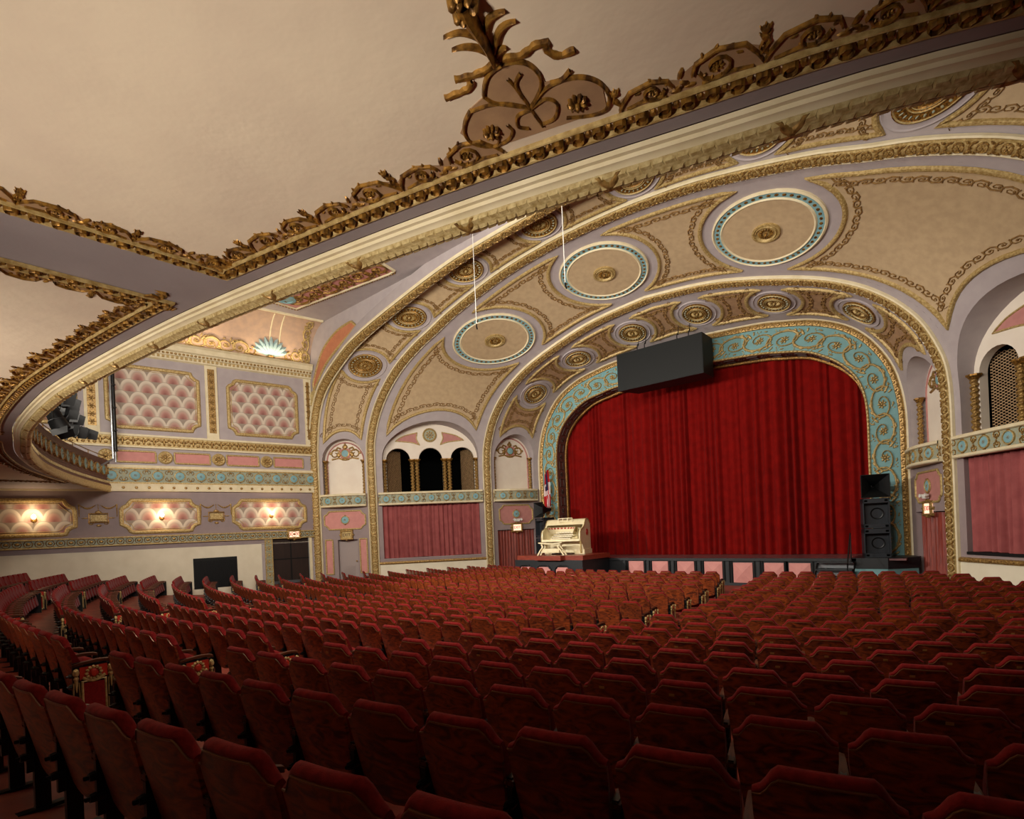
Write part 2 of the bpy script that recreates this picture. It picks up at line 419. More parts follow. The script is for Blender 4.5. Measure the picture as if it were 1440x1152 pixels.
def ring_panel(R, ua, ub, hv, mfill, vine_amp, vine_per, nv=14):
    """tan panel with rope border and vine, ua(v)/ub(v) give its two ends"""
    vs_ = [hv*(2*i/nv-1) for i in range(nv+1)]
    mb = MB(); nu = 10
    mb.grid([[R.M(ua(v)+(ub(v)-ua(v))*i/nu, v, .015) for i in range(nu+1)] for v in vs_])
    root = mb.build('vault_panel', mfill, ceiling)
    out = [(ua(v),v) for v in vs_]
    e1 = [(ua(hv)+(ub(hv)-ua(hv))*i/12, hv) for i in range(1,13)]
    e2 = [(ub(v),v) for v in vs_[::-1]][1:]
    e3 = [(ub(-hv)+(ua(-hv)-ub(-hv))*i/12, -hv) for i in range(1,12)]
    loop = out+e1+e2+e3
    g = MB(); g.ribbon(R.M, loop, .15, .07, True, .01)
    # rope beads
    bead_row(g, lambda u,v,h=0: R.M(u,v,h+.06), loop+[loop[0]], .16, .05, .035, .03)
    g.build('panel_border', 'gold_pale', root)
    c = MB()
    def ofs(pts, d):
        r = []
        for i in range(len(pts)):
            a, b = pts[max(i-1,0)], pts[min(i+1,len(pts)-1)]; dx, dy = b[0]-a[0], b[1]-a[1]; l = math.hypot(dx,dy) or 1
            r.append((pts[i][0]-dy/l*d, pts[i][1]+dx/l*d))
        return r
    sgn = 1 if ub(0) > ua(0) else -1
    vm = vine_amp*2.0+.1
    for side_pts in (out, [(out[-1])]+e1, [e1[-1]]+e2, [e2[-1]]+e3+[out[0]]):
        P = resample(side_pts, .08); 
        if len(P) < 6: continue
        Q = ofs(P, -vm*sgn); Q = Q[int(len(Q)*.10):len(Q)-int(len(Q)*.10)]
        if len(Q) < 5: continue
        D = [0]
        for x, y in zip(Q, Q[1:]): D.append(D[-1]+math.dist(x,y))
        def Mv(u, v, h=0.0, Q=Q, D=D):
            t = min(max(u,0),D[-1]-1e-6); j = 0
            while j < len(D)-2 and D[j+1] < t: j += 1
            k = (t-D[j])/max(D[j+1]-D[j],1e-9); a, b = Q[j], Q[j+1]; l = math.dist(a,b) or 1
            nx, ny = -(b[1]-a[1])/l, (b[0]-a[0])/l
            return R.M(a[0]+(b[0]-a[0])*k+nx*v, a[1]+(b[1]-a[1])*k+ny*v, h+.02)
        rinceau(c, Mv, 0, D[-1], 0, vine_amp, vine_per, vine_amp*.42, .03, leaves=False, nseg=9, fl=False)
        for i in range(int(D[-1]/vine_per)): c.lump(Mv, (i+.5)*vine_per, 0, vine_amp*.35, vine_amp*.35, .035, 6)
    c.build('vine_relief', 'vine', root)
    return root
def medallion(R, uc, r, kind):
    if kind == 'big':
        b = MB(); b.disc(R.M, uc, 0, [(r,0),(r,.06),(r*.97,.09),(r*.95,.05)], 48)
        root = b.build('ceiling_medallion', 'cream', ceiling)
        t = MB(); t.grid([[R.M(uc+rr*math.cos(2*PI*k/64), rr*math.sin(2*PI*k/64), .055) for k in range(64)] for rr in (r*.95,r*.84)], True); t.build('medallion_band', 'blue', root)
        n = 48; ch = MB()
        for i in range(n):
            a = 2*PI*i/n; ch.lump(R.M, uc+r*.895*math.cos(a), r*.895*math.sin(a), r*.042, r*.048, .085, 8, a)
        ch.build('chain_relief', 'gold_dark', root)
        f = MB(); f.disc(R.M, uc, 0, [(r*.84,.055),(r*.82,.10),(r*.79,.07)], 48); f.build('inner_moulding', 'cream', root)
        f = MB(); f.disc(R.M, uc, 0, [(r*.79,.07),(r*.4,.07),(0.02,.07)], 48); f.build('medallion_field', 'tan', root)
        f = MB(); f.disc(R.M, uc, 0, [(r*.25,.07),(r*.25,.13),(r*.215,.14),(r*.20,.10),(r*.185,.15),(r*.16,.11),(.02,.10)], 32); f.build('rosette_ring', 'gold_pale', root)
        f = MB()
        for i in range(16): a = 2*PI*i/16; f.lump(R.M, uc+r*.10*math.cos(a), r*.10*math.sin(a), r*.05, r*.014, .18, 6, a)
        f.lump(R.M, uc, 0, r*.035, r*.035, .22, 8); f.build('rosette', 'gold_dark', root)
    else:
        b = MB(); b.disc(R.M, uc, 0, [(r*1.28,0),(r*1.25,.05),(r*1.2,.02),(r*1.0,.02)], 36); root = b.build('ceiling_medallion', 'lavender', ceiling)
        b = MB(); b.disc(R.M, uc, 0, [(r,.02),(r,.06),(r*.94,.08),(r*.9,.06),(r*.66,.06),(r*.62,.09),(r*.56,.07),(r*.5,.09),(r*.44,.06),(.02,.06)], 36); b.build('medallion_disc', 'gold_dark', root)
        b = MB()
        for rr in (.94,.6,.5): b.grid([[R.M(uc+r*(rr+d)*math.cos(2*PI*k/36), r*(rr+d)*math.sin(2*PI*k/36), hh) for k in range(36)] for d, hh in ((-.03,.06),(0,.10),(.03,.06))], True)
        b.build('medallion_moulding', 'ochre_cream', root)
        f = MB()
        for i in range(24): a = 2*PI*i/24; f.lump(R.M, uc+r*.78*math.cos(a), r*.78*math.sin(a), r*.10, r*.06, .09, 6, a)
        f.build('bead_ring', 'blue_grey', root)
        f = MB()
        for i in range(16): a = 2*PI*i/16; f.lump(R.M, uc+r*.26*math.cos(a), r*.26*math.sin(a), r*.15, r*.035, .10, 6, a)
        f.lump(R.M, uc, 0, r*.1, r*.1, .14, 8); f.build('rosette', 'gold_pale', root)
    return root
def dress_ring(k, xs, r, rc, hv, kind, mfill, va, vp, du=0.0):
    R, a, b = RING[k]; L = math.dist(PT[a],PT[b])
    us = sorted(set([R.u_at_x(x) for x in xs if x > 0]))
    centres = sorted([-u for u in us]+([0.0] if 0 in xs else [])+us)
    centres = [u+du for u in centres]
    if k == 3:
        ua_, ub_ = -R.u_at_x(11.75), R.u_at_x(9.4); centres = [ua_+(ub_-ua_)*i/6 for i in range(7)]
    for u in centres: medallion(R, u, r, kind)
    for u0, u1 in zip(centres, centres[1:]):
        ring_panel(R, lambda v: concave(u0,rc,v,1), lambda v: concave(u1,rc,v,-1), hv, mfill, va, vp)
    for sd in (-1,1):
        uc = centres[-1] if sd > 0 else -centres[0]
        def low(v): 
            w_ = .5+v/R.W; s = w_*L; return (1-R.q_at_z(w_, z_open(k,s)+ (.42 if k != 2 else .5)))*R.Lm
        if sd > 0: ring_panel(R, lambda v: concave(uc,rc,v,1), low, hv, mfill, va, vp)
        else: ring_panel(R, lambda v: -low(v), lambda v: -concave(uc,rc,v,1), hv, mfill, va, vp)
dress_ring(1, (1.45,4.36,7.03), .60, 1.0, .92, 'small', 'tan_dark', .085, .24)
dress_ring(2, (0,5.75), 1.72, 2.12, 1.93, 'big', 'tan', .10, .29, -.62)
dress_ring(3, (0,4.4,8.4,11.75), .70, 1.0, .84, 'small', 'tan', .08, .24)
# ------------------------------------------------------------------ ribs
def rib(n, cur, cin, cout, width, yoff, zfloor, depth=0.0, label=''):
    class RM: pass
    def raw(u):
        q = 1-abs(u)/cur.L; x, z = cur.at(q); return Vector(((-x if u < 0 else x), cur.y, z))
    def M(u, v, h=0.0):
        p = raw(u); sd = -1 if u < 0 else 1; q = 1-abs(u)/cur.L
        e = .08; uu = u if abs(u) > e else (e*1.01)*sd
        T = (raw(uu+e)-raw(uu-e)).normalized()
        a, b = cin.at(max(q,0)), cout.at(max(q,0))
        X = Vector((sd*(b[0]-a[0]), cout.y-cin.y, b[1]-a[1])); X = (X-T*X.dot(T)).normalized()
        Nn = T.cross(X).normalized()
        if Nn.dot(Vector((0,-14,1.5))-p) < 0: Nn = -Nn
        return p+X*v+Nn*h
    tot = cur.L+(ZB-zfloor); hw = width/2
    us = [tot*(2*i/150-1) for i in range(151)]
    base = MB()
    for sgv in (-1,1):
        base.grid([[M(u, sgv*v, h) for v, h in ((hw,-.02),(hw,.06),(hw*.86,.09),(hw*.72,.06),(hw*.70,.02))] for u in us])
    root = base.build('trim_%d'%n, 'cream'); tag(root, label, 'trim', kind='structure')
    if depth:
        ck = MB()
        for sgv in (-1,1): ck.grid([[M(u, sgv*hw*.99, h) for h in (-depth,.02)] for u in us])
        ck.build('rib_cheek', 'lavender', root)
    g = MB(); g.grid([[M(u, v*hw, h) for v, h in ((-.70,.03),(-.55,.10),(-.25,.13),(0,.14),(.25,.13),(.55,.10),(.70,.03))] for u in us]); g.build('gilt_band', 'gold_pale', root)
    o = MB(); per = .46; N_ = int(2*tot/per); Mo = lambda u, v, h=0.0: M(u, v, h+.115)
    for i in range(N_):
        u = -tot+(i+.5)*per
        o.ribbon(Mo, spiral(u, 0, hw*.5, hw*.46, 0, 1, 1, 10), .045, .035)
        o.flower(Mo, u, 0, hw*.36, .05, 6)
        for sv in (-1,1):
            o.lump(Mo, u+per*.5, sv*hw*.3, .10, hw*.14, .05, 6, sv*.9); o.lump(Mo, u+per*.36, sv*hw*.5, .07, .03, .035, 6, -sv*.5); o.lump(Mo, u+per*.64, sv*hw*.5, .07, .03, .035, 6, sv*.5)
        o.lump(Mo, u+per*.5, 0, .05, .05, .05, 6)
    stuff(o.build('leaf_relief', 'gold', root))
    return root
rib(1, cA, cO, cB, .44, 0, -2.75, label='gilt leaf rib arching between the small and large ceiling medallions')
rib(2, cB, cA, cC, .46, 0, -2.7, label='gilt leaf rib arching outside the large ceiling medallions')
rib(3, cC, cB, Curve([(x*1.08,z) for x, z in prof_C],-10.6), .50, 0, -2.65, depth=.55, label='outermost gilt leaf rib arching down to the side wall corner')
# ------------------------------------------------------------------ proscenium
front = thing('wall_front', 'turquoise proscenium surround with gilt scrollwork round the stage', 'wall', kind='structure')
def full_M(R, zlow):
    def M(u, v, h=0.0):
        # u metres from crown along mid curve, continues straight down below the springing
        q = 1-abs(u)/R.Lm; sd = -1 if u < 0 else 1
        if q >= 0: p = R.pt(sd, q, .5+v/R.W)
        else: p = R.pt(sd, 0, .5+v/R.W)+Vector((0,0,q*R.Lm))
        return Vector((p.x, p.y-h, p.z))
    M.tot = R.Lm+(ZB-zlow); return M
MT = full_M(ringT, STAGE-.1); WT = ringT.W
us = [MT.tot*(2*i/160-1) for i in range(161)]
mb = MB(); mb.grid([[MT(u, WT*(i/6-.5), .0) for i in range(7)] for u in us]); mb.build('turquoise_band', 'teal', front)
mb = MB(); mb.grid([[MT(u, WT*.5+v, h) for v, h in ((-.24,.01),(-.22,.05),(-.1,.08),(-.02,.05))] for u in us])
for i in range(int(2*MT.tot/.26)):
    u = -MT.tot+(i+.5)*.26; mb.lump(MT, u, WT*.5-.13, .09, .08, .13, 6); mb.lump(MT, u+.13, WT*.5-.17, .04, .09, .10, 6, .5)
mb.build('outer_gilt_border', 'gold', front)
mb = MB(); mb.grid([[MT(u, WT*.5+v, h) for v, h in ((-.03,.04),(0,.10),(.06,.10),(.09,0))] for u in us]); mb.build('outer_cream_fillet', 'cream', front)
mb = MB(); mb.grid([[MT(u, -WT*.5+v, h) for v, h in ((-.02,0),(.0,.06),(.05,.06),(.08,0))] for u in us])
for i in range(int(2*MT.tot/.16)):
    u = -MT.tot+(i+.5)*.16; mb.lump(MT, u, -WT*.5+.03, .06, .05, .10, 6)
mb.build('inner_gilt_rope', 'gold_pale', front)
mb = MB()
def MTm(u, v, h=0.0): return MT(u, v, h)
for sd in (-1,1):
    def Ms(u, v, h=0.0, sd=sd): return MT(sd*u, v, h)
    rinceau(mb, Ms, .05, MT.tot-.2, -.10, .38, .98, .10, .08)
    for i in range(int(MT.tot/.34)):
        u = .2+i*.34; v = (.30 if i % 2 else -.40)
        for dx, dv in ((0,0),(.07,.05),(-.06,.06),(.04,-.07)): mb.lump(Ms, u+dx, v-.06+dv, .035, .022, .04, 6, dx*20)
mb.build('gilt_rinceau', 'gold_pale', front)
# reveal: brown soffit with diamonds
usr = [MT.tot*(2*i/120-1) for i in range(121)]
mb = MB(); mb.grid([[MT(u, -WT*.5, -h) for h in (0,.2,.4,.6,.75)] for u in usr]); mb.build('reveal_soffit', 'brown_reveal', front)
def MR(u, v, h=0.0):
    p = MT(u, -WT*.5-0.0, -v); q = MT(u, -WT*.5-.2, -v); n = (q-p).normalized(); return p+n*h
mb = MB(); n_ = int(2*MT.tot/1.0)
for i in range(n_):
    u = -MT.tot+(i+.5)*1.0; mb.flower(MR, u, .38, .16, .05, 6)
    mb.ribbon(MR, [(u+.28,.22),(u+.72,.22),(u+.72,.54),(u+.28,.54)], .06, .04, True)
mb.build('reveal_ornament', 'brown_dark', front)
mb = MB(); mb.grid([[MT(u, -WT*.5+v, -.75-h) for v, h in ((.02,0),(-.03,-.05),(-.10,-.03),(-.12,.05))] for u in usr]); mb.build('inner_rope_moulding', 'gold_dark', front)
# dark void behind the curtain
mb = MB(); mb.box(-9.5,9.5,2.2,2.3,-2.7,9.5); mb.build('stage_back', 'void', front)
# ------------------------------------------------------------------ side bays
def strip_wall(mb, M, L, zlo, zhi, holes):
    """planar wall with rectangular or arched holes: (s0,s1,zb,ztop_fn)"""
    br = {0.0, L}
    for s0, s1, zb, zt in holes:
        for i in range(13): br.add(s0+(s1-s0)*(.5-.5*math.cos(PI*i/12)))
    br = sorted(br)
    for a, b in zip(br, br[1:]):
        if b-a < 1e-6: continue
        m = .5*(a+b); act = sorted([h for h in holes if h[0] < m < h[1]], key=lambda h: h[2])
        lo_a = lo_b = zlo
        for s0, s1, zb, zt in act:
            mb.add([M(a,lo_a),M(b,lo_b),M(b,zb),M(a,zb)], [(0,1,2,3)]); lo_a, lo_b = zt(a), zt(b)
        mb.add([M(a,lo_a),M(b,lo_b),M(b,zhi),M(a,zhi)], [(0,1,2,3)])
def hole_reveal(mb, M, s0, s1, zb, zt, h0, h1, n=16):
    path = [(s0,zb)]+[(s0+(s1-s0)*(.5-.5*math.cos(PI*i/n)), zt(s0+(s1-s0)*(.5-.5*math.cos(PI*i/n)))) for i in range(n+1)]+[(s1,zb),(s0,zb)]
    mb.grid([[M(s,z,h0) for s, z in path],[M(s,z,h1) for s, z in path]])
def offM(M, h0): return lambda u, v, h=0.0: M(u, v, h+h0)
def rosette(M, u, v, r, parent, h0=0.0):
    mm = offM(M, h0)
    a = MB(); a.disc(mm, u, v, [(r*1.28,0),(r*1.22,.045),(r*1.08,.05),(r,.02)], 20); root = a.build('ledge_rosette', 'gold_pale', parent)
    a = MB(); a.disc(mm, u, v, [(r*1.02,.02),(r*.9,.035),(r*.4,.035),(.01,.035)], 20); a.build('blue_disc', 'blue', root)
    a = MB(); a.flower(mm, u, v, r*.42, .06, 6); a.lump(mm, u, v+r*1.3, r*.3, r*.16, .07, 6); a.lump(mm, u, v-r*1.3, r*.3, r*.16, .07, 6); a.build('gilt_centre', 'gold', root)
def ledge(M, L, s0, s1, n, parent, bow, z0=1.46, z1=2.1):
    def hb(s): return .14+bow*math.sin(PI*(s-s0)/(s1-s0))
    def ML(u, v, h=0.0): return M(u, v, h+hb(min(max(u,s0),s1)))
    ss = [s0+(s1-s0)*i/20 for i in range(21)]
    mb = MB(); mb.grid([[ML(s,z,h) for z, h in ((z0+.1,-.02),(z0+.1,.0),(z1-.12,.0),(z1-.12,-.02))] for s in ss]); body = mb.build('balcony_ledge', 'blue_grey', parent)
    mb = MB()
    for (a, b, hh) in ((z0,z0+.1,.05),(z1-.12,z1,.06)):
        mb.grid([[M(s,a,-.42)]+[ML(s,z,h) for z, h in ((a,hh*.3),(a+.03,hh),(b-.03,hh),(b,hh*.5))]+[M(s,b,-.42)] for s in ss])
    mb.build('ledge_fillet', 'cream', body)
    mb = MB()
    for s in (s0, s1): mb.add([M(s,z0,-.1),ML(s,z0,.03),ML(s,z1,.03),M(s,z1,-.1)], [(0,1,2,3)])
    mb.build('ledge_end', 'cream', body)
    zc = .5*(z0+z1)-.01; r = .145; p = (s1-s0)/n
    rel = MB()
    for i in range(n):
        u = s0+p*(i+.5); rosette(ML, u, zc, r, body)
        for sv in (-1,1):
            rel.ribbon(ML, spiral(u+p*.5, zc+sv*.12, .10, .03, sv*PI/2, .9, sv, 8), .028, .03)
            rel.ribbon(ML, spiral(u-p*.5+.02, zc+sv*.12, .10, .03, sv*PI/2, .9, -sv, 8), .028, .03)
            rel.lump(ML, u+p*.5, zc+sv*.03, .03, .03, .04, 6)
            rel.ribbon(ML, [(u-p*.5,zc+sv*.22),(u+p*.5,zc+sv*.22)], .03, .025)
    rel.build('ledge_scrollwork', 'gold', body)
    return body
def twisted_column(M, s, z0, z1, r, h, parent, cap=True):
    mb = MB(); n = 10; rows = []; K = 44
    turns = (z1-z0)/.16
    for i in range(K*2+1):
        z = z0+(z1-z0)*i/(K*2); row = []
        for k in range(n):
            a = 2*PI*k/n; rr = r*(1+.26*math.sin(a+2*PI*turns*i/(K*2)))
            row.append(M(s+rr*math.cos(a), z, h+rr*math.sin(a)))
        rows.append(row)
    mb.grid(rows, True); c = mb.build('twisted_column', 'gold', parent)
    if cap:
        b = MB()
        for (za, zb_, ra, rb) in ((z1,z1+.10,r*1.1,r*1.9),(z1+.10,z1+.15,r*2.1,r*2.1),(z0-.06,z0,r*1.6,r*1.3)):
            b.grid([[M(s+rr*math.cos(2*PI*k/8+PI/8), z, h+rr*math.sin(2*PI*k/8+PI/8)) for k in range(8)] for rr, z in ((ra,za),(rb,zb_),(.001,zb_))], True)
        b.build('capital', 'gold_dark', c)
    return c
def cartouche(M, u, v, sc, parent):
    mb = MB(); mb.disc(M, u, v, [(.2*sc,0),(.2*sc,.05),(.15*sc,.06)], 16); mb.lump(M, u, v+.30*sc, .13*sc, .12*sc, .1, 8); mb.lump(M, u, v+.42*sc, .06*sc, .06*sc, .08, 6)
    for s in (-1,1):
        mb.ribbon(M, spiral(u+s*.46*sc, v-.02*sc, .24*sc, .06*sc, (0 if s < 0 else PI), 1.2, -s, 12), [.09*sc*(1-.04*i) for i in range(13)], .06)
        mb.ribbon(M, [(u+s*.18*sc,v+.22*sc),(u+s*.34*sc,v+.28*sc),(u+s*.44*sc,v+.12*sc)], .09*sc, .06)
        mb.ribbon(M, [(u+s*.1*sc,v-.26*sc),(u+s*.3*sc,v-.20*sc),(u+s*.62*sc,v-.26*sc)], .08*sc, .05)
        mb.lump(M, u+s*.66*sc, v+.02*sc, .09*sc, .07*sc, .06, 6); mb.lump(M, u+s*.3*sc, v-.05*sc, .1*sc, .13*sc, .07, 6)
    mb.lump(M, u, v-.26*sc, .22*sc, .07*sc, .07, 8)
    c = mb.build('cartouche', 'gold', parent)
    b = MB(); b.disc(M, u, v, [(.155*sc,.06),(.1*sc,.08),(.01,.085)], 16); b.build('blue_boss', 'blue', c)
    r = MB(); r.prism(M, [(u-.26*sc,v+.18*sc),(u-.2*sc,v-.2*sc),(u,v-.28*sc),(u+.2*sc,v-.2*sc),(u+.26*sc,v+.18*sc),(u,v+.26*sc)], 0, .03); r.build('rose_shield', 'rose_panel', c)
def framed_panel(M, u0, u1, v0, v1, notch, mfill, parent, name='wall_panel', frame='gold_pale', fw=.08):
    o = rect_notch(u0,u1,v0,v1,notch) if notch else [(u0,v0),(u1,v0),(u1,v1),(u0,v1)]
    mb = MB(); mb.prism(M, o, -.01, .012); p = mb.build(name, mfill, parent, smooth=False)
    g = MB(); g.ribbon(M, resample(o+[o[0]], .12)[:-1], fw, .045, True, .01); bead_row(g, lambda u,v,h=0: M(u,v,h+.04), o+[o[0]], .09, .03, .022, .022); g.build('panel_frame', frame, p)
    return p
def text_mesh(name, body, size, m, parent, M, u, v, h, mirror=False):
    cu = bpy.data.curves.new(name, 'FONT'); cu.body = body; cu.size = size; cu.align_x = 'CENTER'; cu.align_y = 'CENTER'; cu.extrude = .004
    to = bpy.data.objects.new(name, cu); col.objects.link(to)
    dg = bpy.context.evaluated_depsgraph_get(); me = bpy.data.meshes.new_from_object(to.evaluated_get(dg))
    bpy.data.objects.remove(to)
    for vv in me.vertices:
        x, y, z = vv.co; vv.co = M(u+(x if mirror else -x), v+y, h+z)
    me.materials.clear(); me.materials.append(MATS[m]); return link(name, me, parent)
def exit_sign(M, u, v, label, lit=True, side='left', grp=None):
    mm = M; fr = MB(); o = [(u-.27,v-.2),(u+.27,v-.2),(u+.27,v+.2),(u-.27,v+.2)]
    t = thing('exit_sign', label, 'exit sign', mm(u,v-.25,.05), group=grp); off = Vector(t.location)
    mo = lambda a, b, h=0.0: Vector(mm(a,b,h))-off
    fr.ribbon(mo, resample(o+[o[0]],.09)[:-1], .11, .07, True, .04)
    for (du, dv) in ((0,.25),(0,-.25),(-.31,0),(.31,0),(-.27,.2),(.27,.2),(-.27,-.2),(.27,-.2)): fr.lump(mo, u+du, v+dv, .07, .06, .13, 8)
    fr.build('gilt_frame', 'gold', t)
    b = MB(); b.mbox(mo, u-.25,u+.25,v-.18,v+.18,0,.07); b.build('sign_box', 'exit_glow' if lit else 'gold_pale', t, smooth=False)
    text_mesh('lettering', 'EXIT', .2, 'exit_red' if lit else 'exit_dark', t, mo, u, v, .075, mirror=(side == 'right'))
    return t
def emergency_light(M, u, v, label):
    t = thing('emergency_light', label, 'emergency light', M(u,v-.08,.02)); off = Vector(t.location); mo = lambda a, b, h=0.0: Vector(M(a,b,h))-off
    b = MB(); b.mbox(mo,u-.13,u+.13,v-.07,v+.07,0,.1); b.build('battery_box', 'white_plastic', t, smooth=False)
    for s in (-1,1):
        b = MB(); b.disc(mo, u+s*.2, v+.03, [(.03,.04),(.06,.1),(.065,.15),(.05,.15),(.01,.13)], 12); b.build('lamp_head', 'white_plastic', t)
def drape(name, M, s0, s1, z0, z1, m, label, per=.2, amp=.05, h0=.0, seed=1, hem=True):
    rnd = random.Random(seed); ph = [rnd.uniform(0,6) for _ in range(6)]; nx = int((s1-s0)/per*10); nz = 10
    c = Vector(M(.5*(s0+s1), z0, h0)); rows = []
    for j in range(nz+1):
        t = j/nz; z = z0+(z1-z0)*t; row = []
        for i in range(nx+1):
            s = s0+(s1-s0)*i/nx
            wv = math.sin(2*PI*s/per+.8*math.sin(s*2.1+ph[0])+ .5*math.sin(t*2+ph[1]))*.7+.5*math.sin(2*PI*s/(per*2.3)+ph[2]+t*.6)+.25*math.sin(2*PI*s/(per*.52)+ph[3])
            a = amp*(1.0-.45*t); zz = z+(.02*math.sin(3*s+ph[4]) if j == 0 else 0)
            row.append(Vector(M(s, zz, h0+a*wv))-c)
        rows.append(row)
    mb = MB(); mb.grid(rows); o = mb.build(name, m, loc=c); tag(o, label, 'curtain'); return o
def bay(k, sn):
    R, a, b = RING[k]; M = plane(sn,a,b); L = M.L; c, hw, zs, rise = OPEN[k]
    nm = {1: 'stage', 2: 'organ', 3: 'door'}[k]; FZ = -2.95
    root = thing('wall_%s_%s_bay'%(sn,nm), {1:'splayed bay with arched niche beside the proscenium', 2:'splayed bay with triple arcade and draped opening', 3:'splayed bay with arched niche next to the side wall'}[k], 'wall', kind='structure')
    back = offM(M, -.42)
    if k in (1,3):
        up = MB(); strip_wall(up, back, L, ZB-.2, zs+rise+.6, []); up.build('niche_back', 'niche_white', root)
        # rose line round the niche and gilt side columns
        g = MB(); g.ribbon(back, [(c-(hw-.12),ZB)]+[(c-(hw-.12)*math.cos(PI*i/20), zs+(rise-.12)*math.sin(PI*i/20)) for i in range(21)]+[(c+(hw-.12),ZB)], .07, .04); g.build('niche_fillet', 'rose_panel', root)
        for sg in (-1,1): twisted_column(M, c+sg*(hw-.09), ZB+.06, zs-.12, .075, -.22, root)
        cartouche(back, c, zs+.40, 1.1, root)
        ledge(M, L, .30, L-.30, 3, root, .22)
    else:
        zsp = 3.78; arcs = [(sc-.6, sc+.6) for sc in (1.2,2.84,4.48)]
        fn = lambda sc: (lambda s: zsp+.6*math.sqrt(max(0,1-((s-sc)/.6)**2)))
        up = MB(); holes = [(sc-.6,sc+.6,ZB-.2,fn(sc)) for sc in (1.2,2.84,4.48)]+[(1.8,2.24,ZB-.2,lambda s: zsp),(3.44,3.88,ZB-.2,lambda s: zsp)]
        strip_wall(up, back, L, ZB-.2, zs+rise+.5, holes)
        # remove strips below capitals between arches: the columns carry the arches
        up.build('arcade_tympanum', 'niche_white', root, smooth=False)
        rv = MB()
        for sc in (1.2,2.84,4.48): hole_reveal(rv, M, sc-.6, sc+.6, ZB, fn(sc), -.42, -.66)
        rv.build('arch_intrados', 'niche_white', root, smooth=False)
        for s in (.50,1.90,2.14,3.54,3.78,5.18): twisted_column(M, s, ZB+.06, zsp-.14, .095, -.36, root)
        # organ chamber behind
        ch = MB(); ch.mbox(M, .1, L-.1, ZB-.15, 5.2, -3.2, -.68); bmf = ch.f
        ch.f = ch.f[:1]+ch.f[2:]; ch.m = ch.m[:len(ch.f)]; ch.build('organ_chamber', 'void', root, smooth=False)
        # diagonal lattice grilles at the outer arches
        for (s0, s1, tilt) in ((.62,1.25,-1),(4.40,5.06,1)):
            gl = MB(); z0, z1 = ZB, 4.35; st = .085
            def MG(u, v, h=0.0, s0=s0, s1=s1, tilt=tilt):
                t = (u-s0)/(s1-s0); dep = .72+ (t if tilt < 0 else 1-t)*.55; return M(u, v, -dep+h)
            n = int((z1-z0+(s1-s0))/st)
            for i in range(n):
                for sg in (-1,1):
                    z = z0-(s1-s0)+i*st*1.0 if sg > 0 else z0+i*st
                    p = [(s0,z),(s1,z+sg*(s1-s0))]
                    q = []
                    for t in range(9):
                        u = s0+(s1-s0)*t/8; v = z+sg*(u-s0)
                        if z0 <= v <= z1: q.append((u,v))
                    if len(q) >= 2: gl.grid([[MG(u,v-.012,0) for u,v in q],[MG(u,v+.012,.004) for u,v in q]])
            gl.build('lattice_grille', 'grille', root, smooth=False)
        # tympanum ornament
        d = MB(); d.disc(back, 2.84, 5.02, [(.36,0),(.36,.06),(.31,.09),(.27,.05)], 24); md = d.build('tympanum_rosette', 'gold_pale', root)
        d = MB(); d.disc(back, 2.84, 5.02, [(.28,.05),(.2,.05),(.01,.05)], 20); d.build('rosette_field', 'blue_grey', md)
        d = MB(); d.flower(back, 2.84, 5.02, .24, .12, 8); d.build('rosette_flower', 'gold', md)
        for sg in (-1,1):
            o = [(2.84+sg*.62,5.16),(2.84+sg*.68,4.85),(2.84+sg*.52,4.52),(2.84+sg*.95,4.66),(2.84+sg*1.75,4.74),(2.84+sg*1.3,5.0)]
            o = cat_rom([o[0],o[1],o[2]],4)[:-1]+cat_rom([o[2],o[3],o[4]],4)[:-1]+cat_rom([o[4],o[5],o[0]],4)[:-1]
            d = MB(); d.prism(back, o, -.005, .012); pp = d.build('tympanum_panel', 'rose_panel', root, smooth=False)
            d = MB(); d.ribbon(back, o, .06, .03, True, .01); d.build('panel_frame', 'gold_pale', pp)
        ledge(M, L, .28, L-.30, 7, root, .10)
    # lower walls
    lo = MB()
    if k == 2:
        zb, zt = -1.22, 1.46
        strip_wall(lo, M, L, FZ, ZB, [(.46,5.34,zb,lambda s: zt)]); lo.build('lower_wall', 'mauve_wall', root, smooth=False)
        rv = MB(); hole_reveal(rv, M, .46, 5.34, zb, lambda s: zt, 0, -.5); rv.build('opening_reveal', 'mauve_wall', root, smooth=False)
        v_ = MB(); v_.mbox(M,.2,5.6,-1.4,1.5,-.6,-.5); v_.build('opening_back', 'void', root, smooth=False)
        m_ = MB(); m_.grid([[M(s,z,h) for z, h in ((-1.50,0),(-1.49,.07),(-1.44,.09),(-1.38,.07),(-1.36,0))] for s in (.22,L-.22)])
        bead_row(m_, lambda u,v,h=0: M(u,v,h+.07), [(.22,-1.43),(L-.22,-1.43)], .12, .05, .045, .04); m_.build('dado_moulding', 'gold', root)
        w_ = MB(); w_.mbox(M,.2,L-.2,FZ,-1.48,0,.02); w_.build('dado', 'white_wall', root, smooth=False)
        sl = MB(); sl.mbox(M,.46,5.34,-1.28,-1.20,-.4,.03); sl.build('opening_sill', 'black' if sn == 'right' else 'mauve_wall', root, smooth=False)
        drape('organ_drape', M, .47, 5.33, -1.20, 1.45, 'curtain_mauve', 'dusty rose gathered curtain under the arcade %s'%('beside the louvred grey door' if sn == 'left' else 'nearest the stage steps'), .23, .075, -.10, 3 if sn == 'left' else 5)
    elif k == 1:
        strip_wall(lo, M, L, FZ, ZB, [(.45,2.68,FZ+.01,lambda s: -.02)]); lo.build('lower_wall', 'mauve_wall', root, smooth=False)
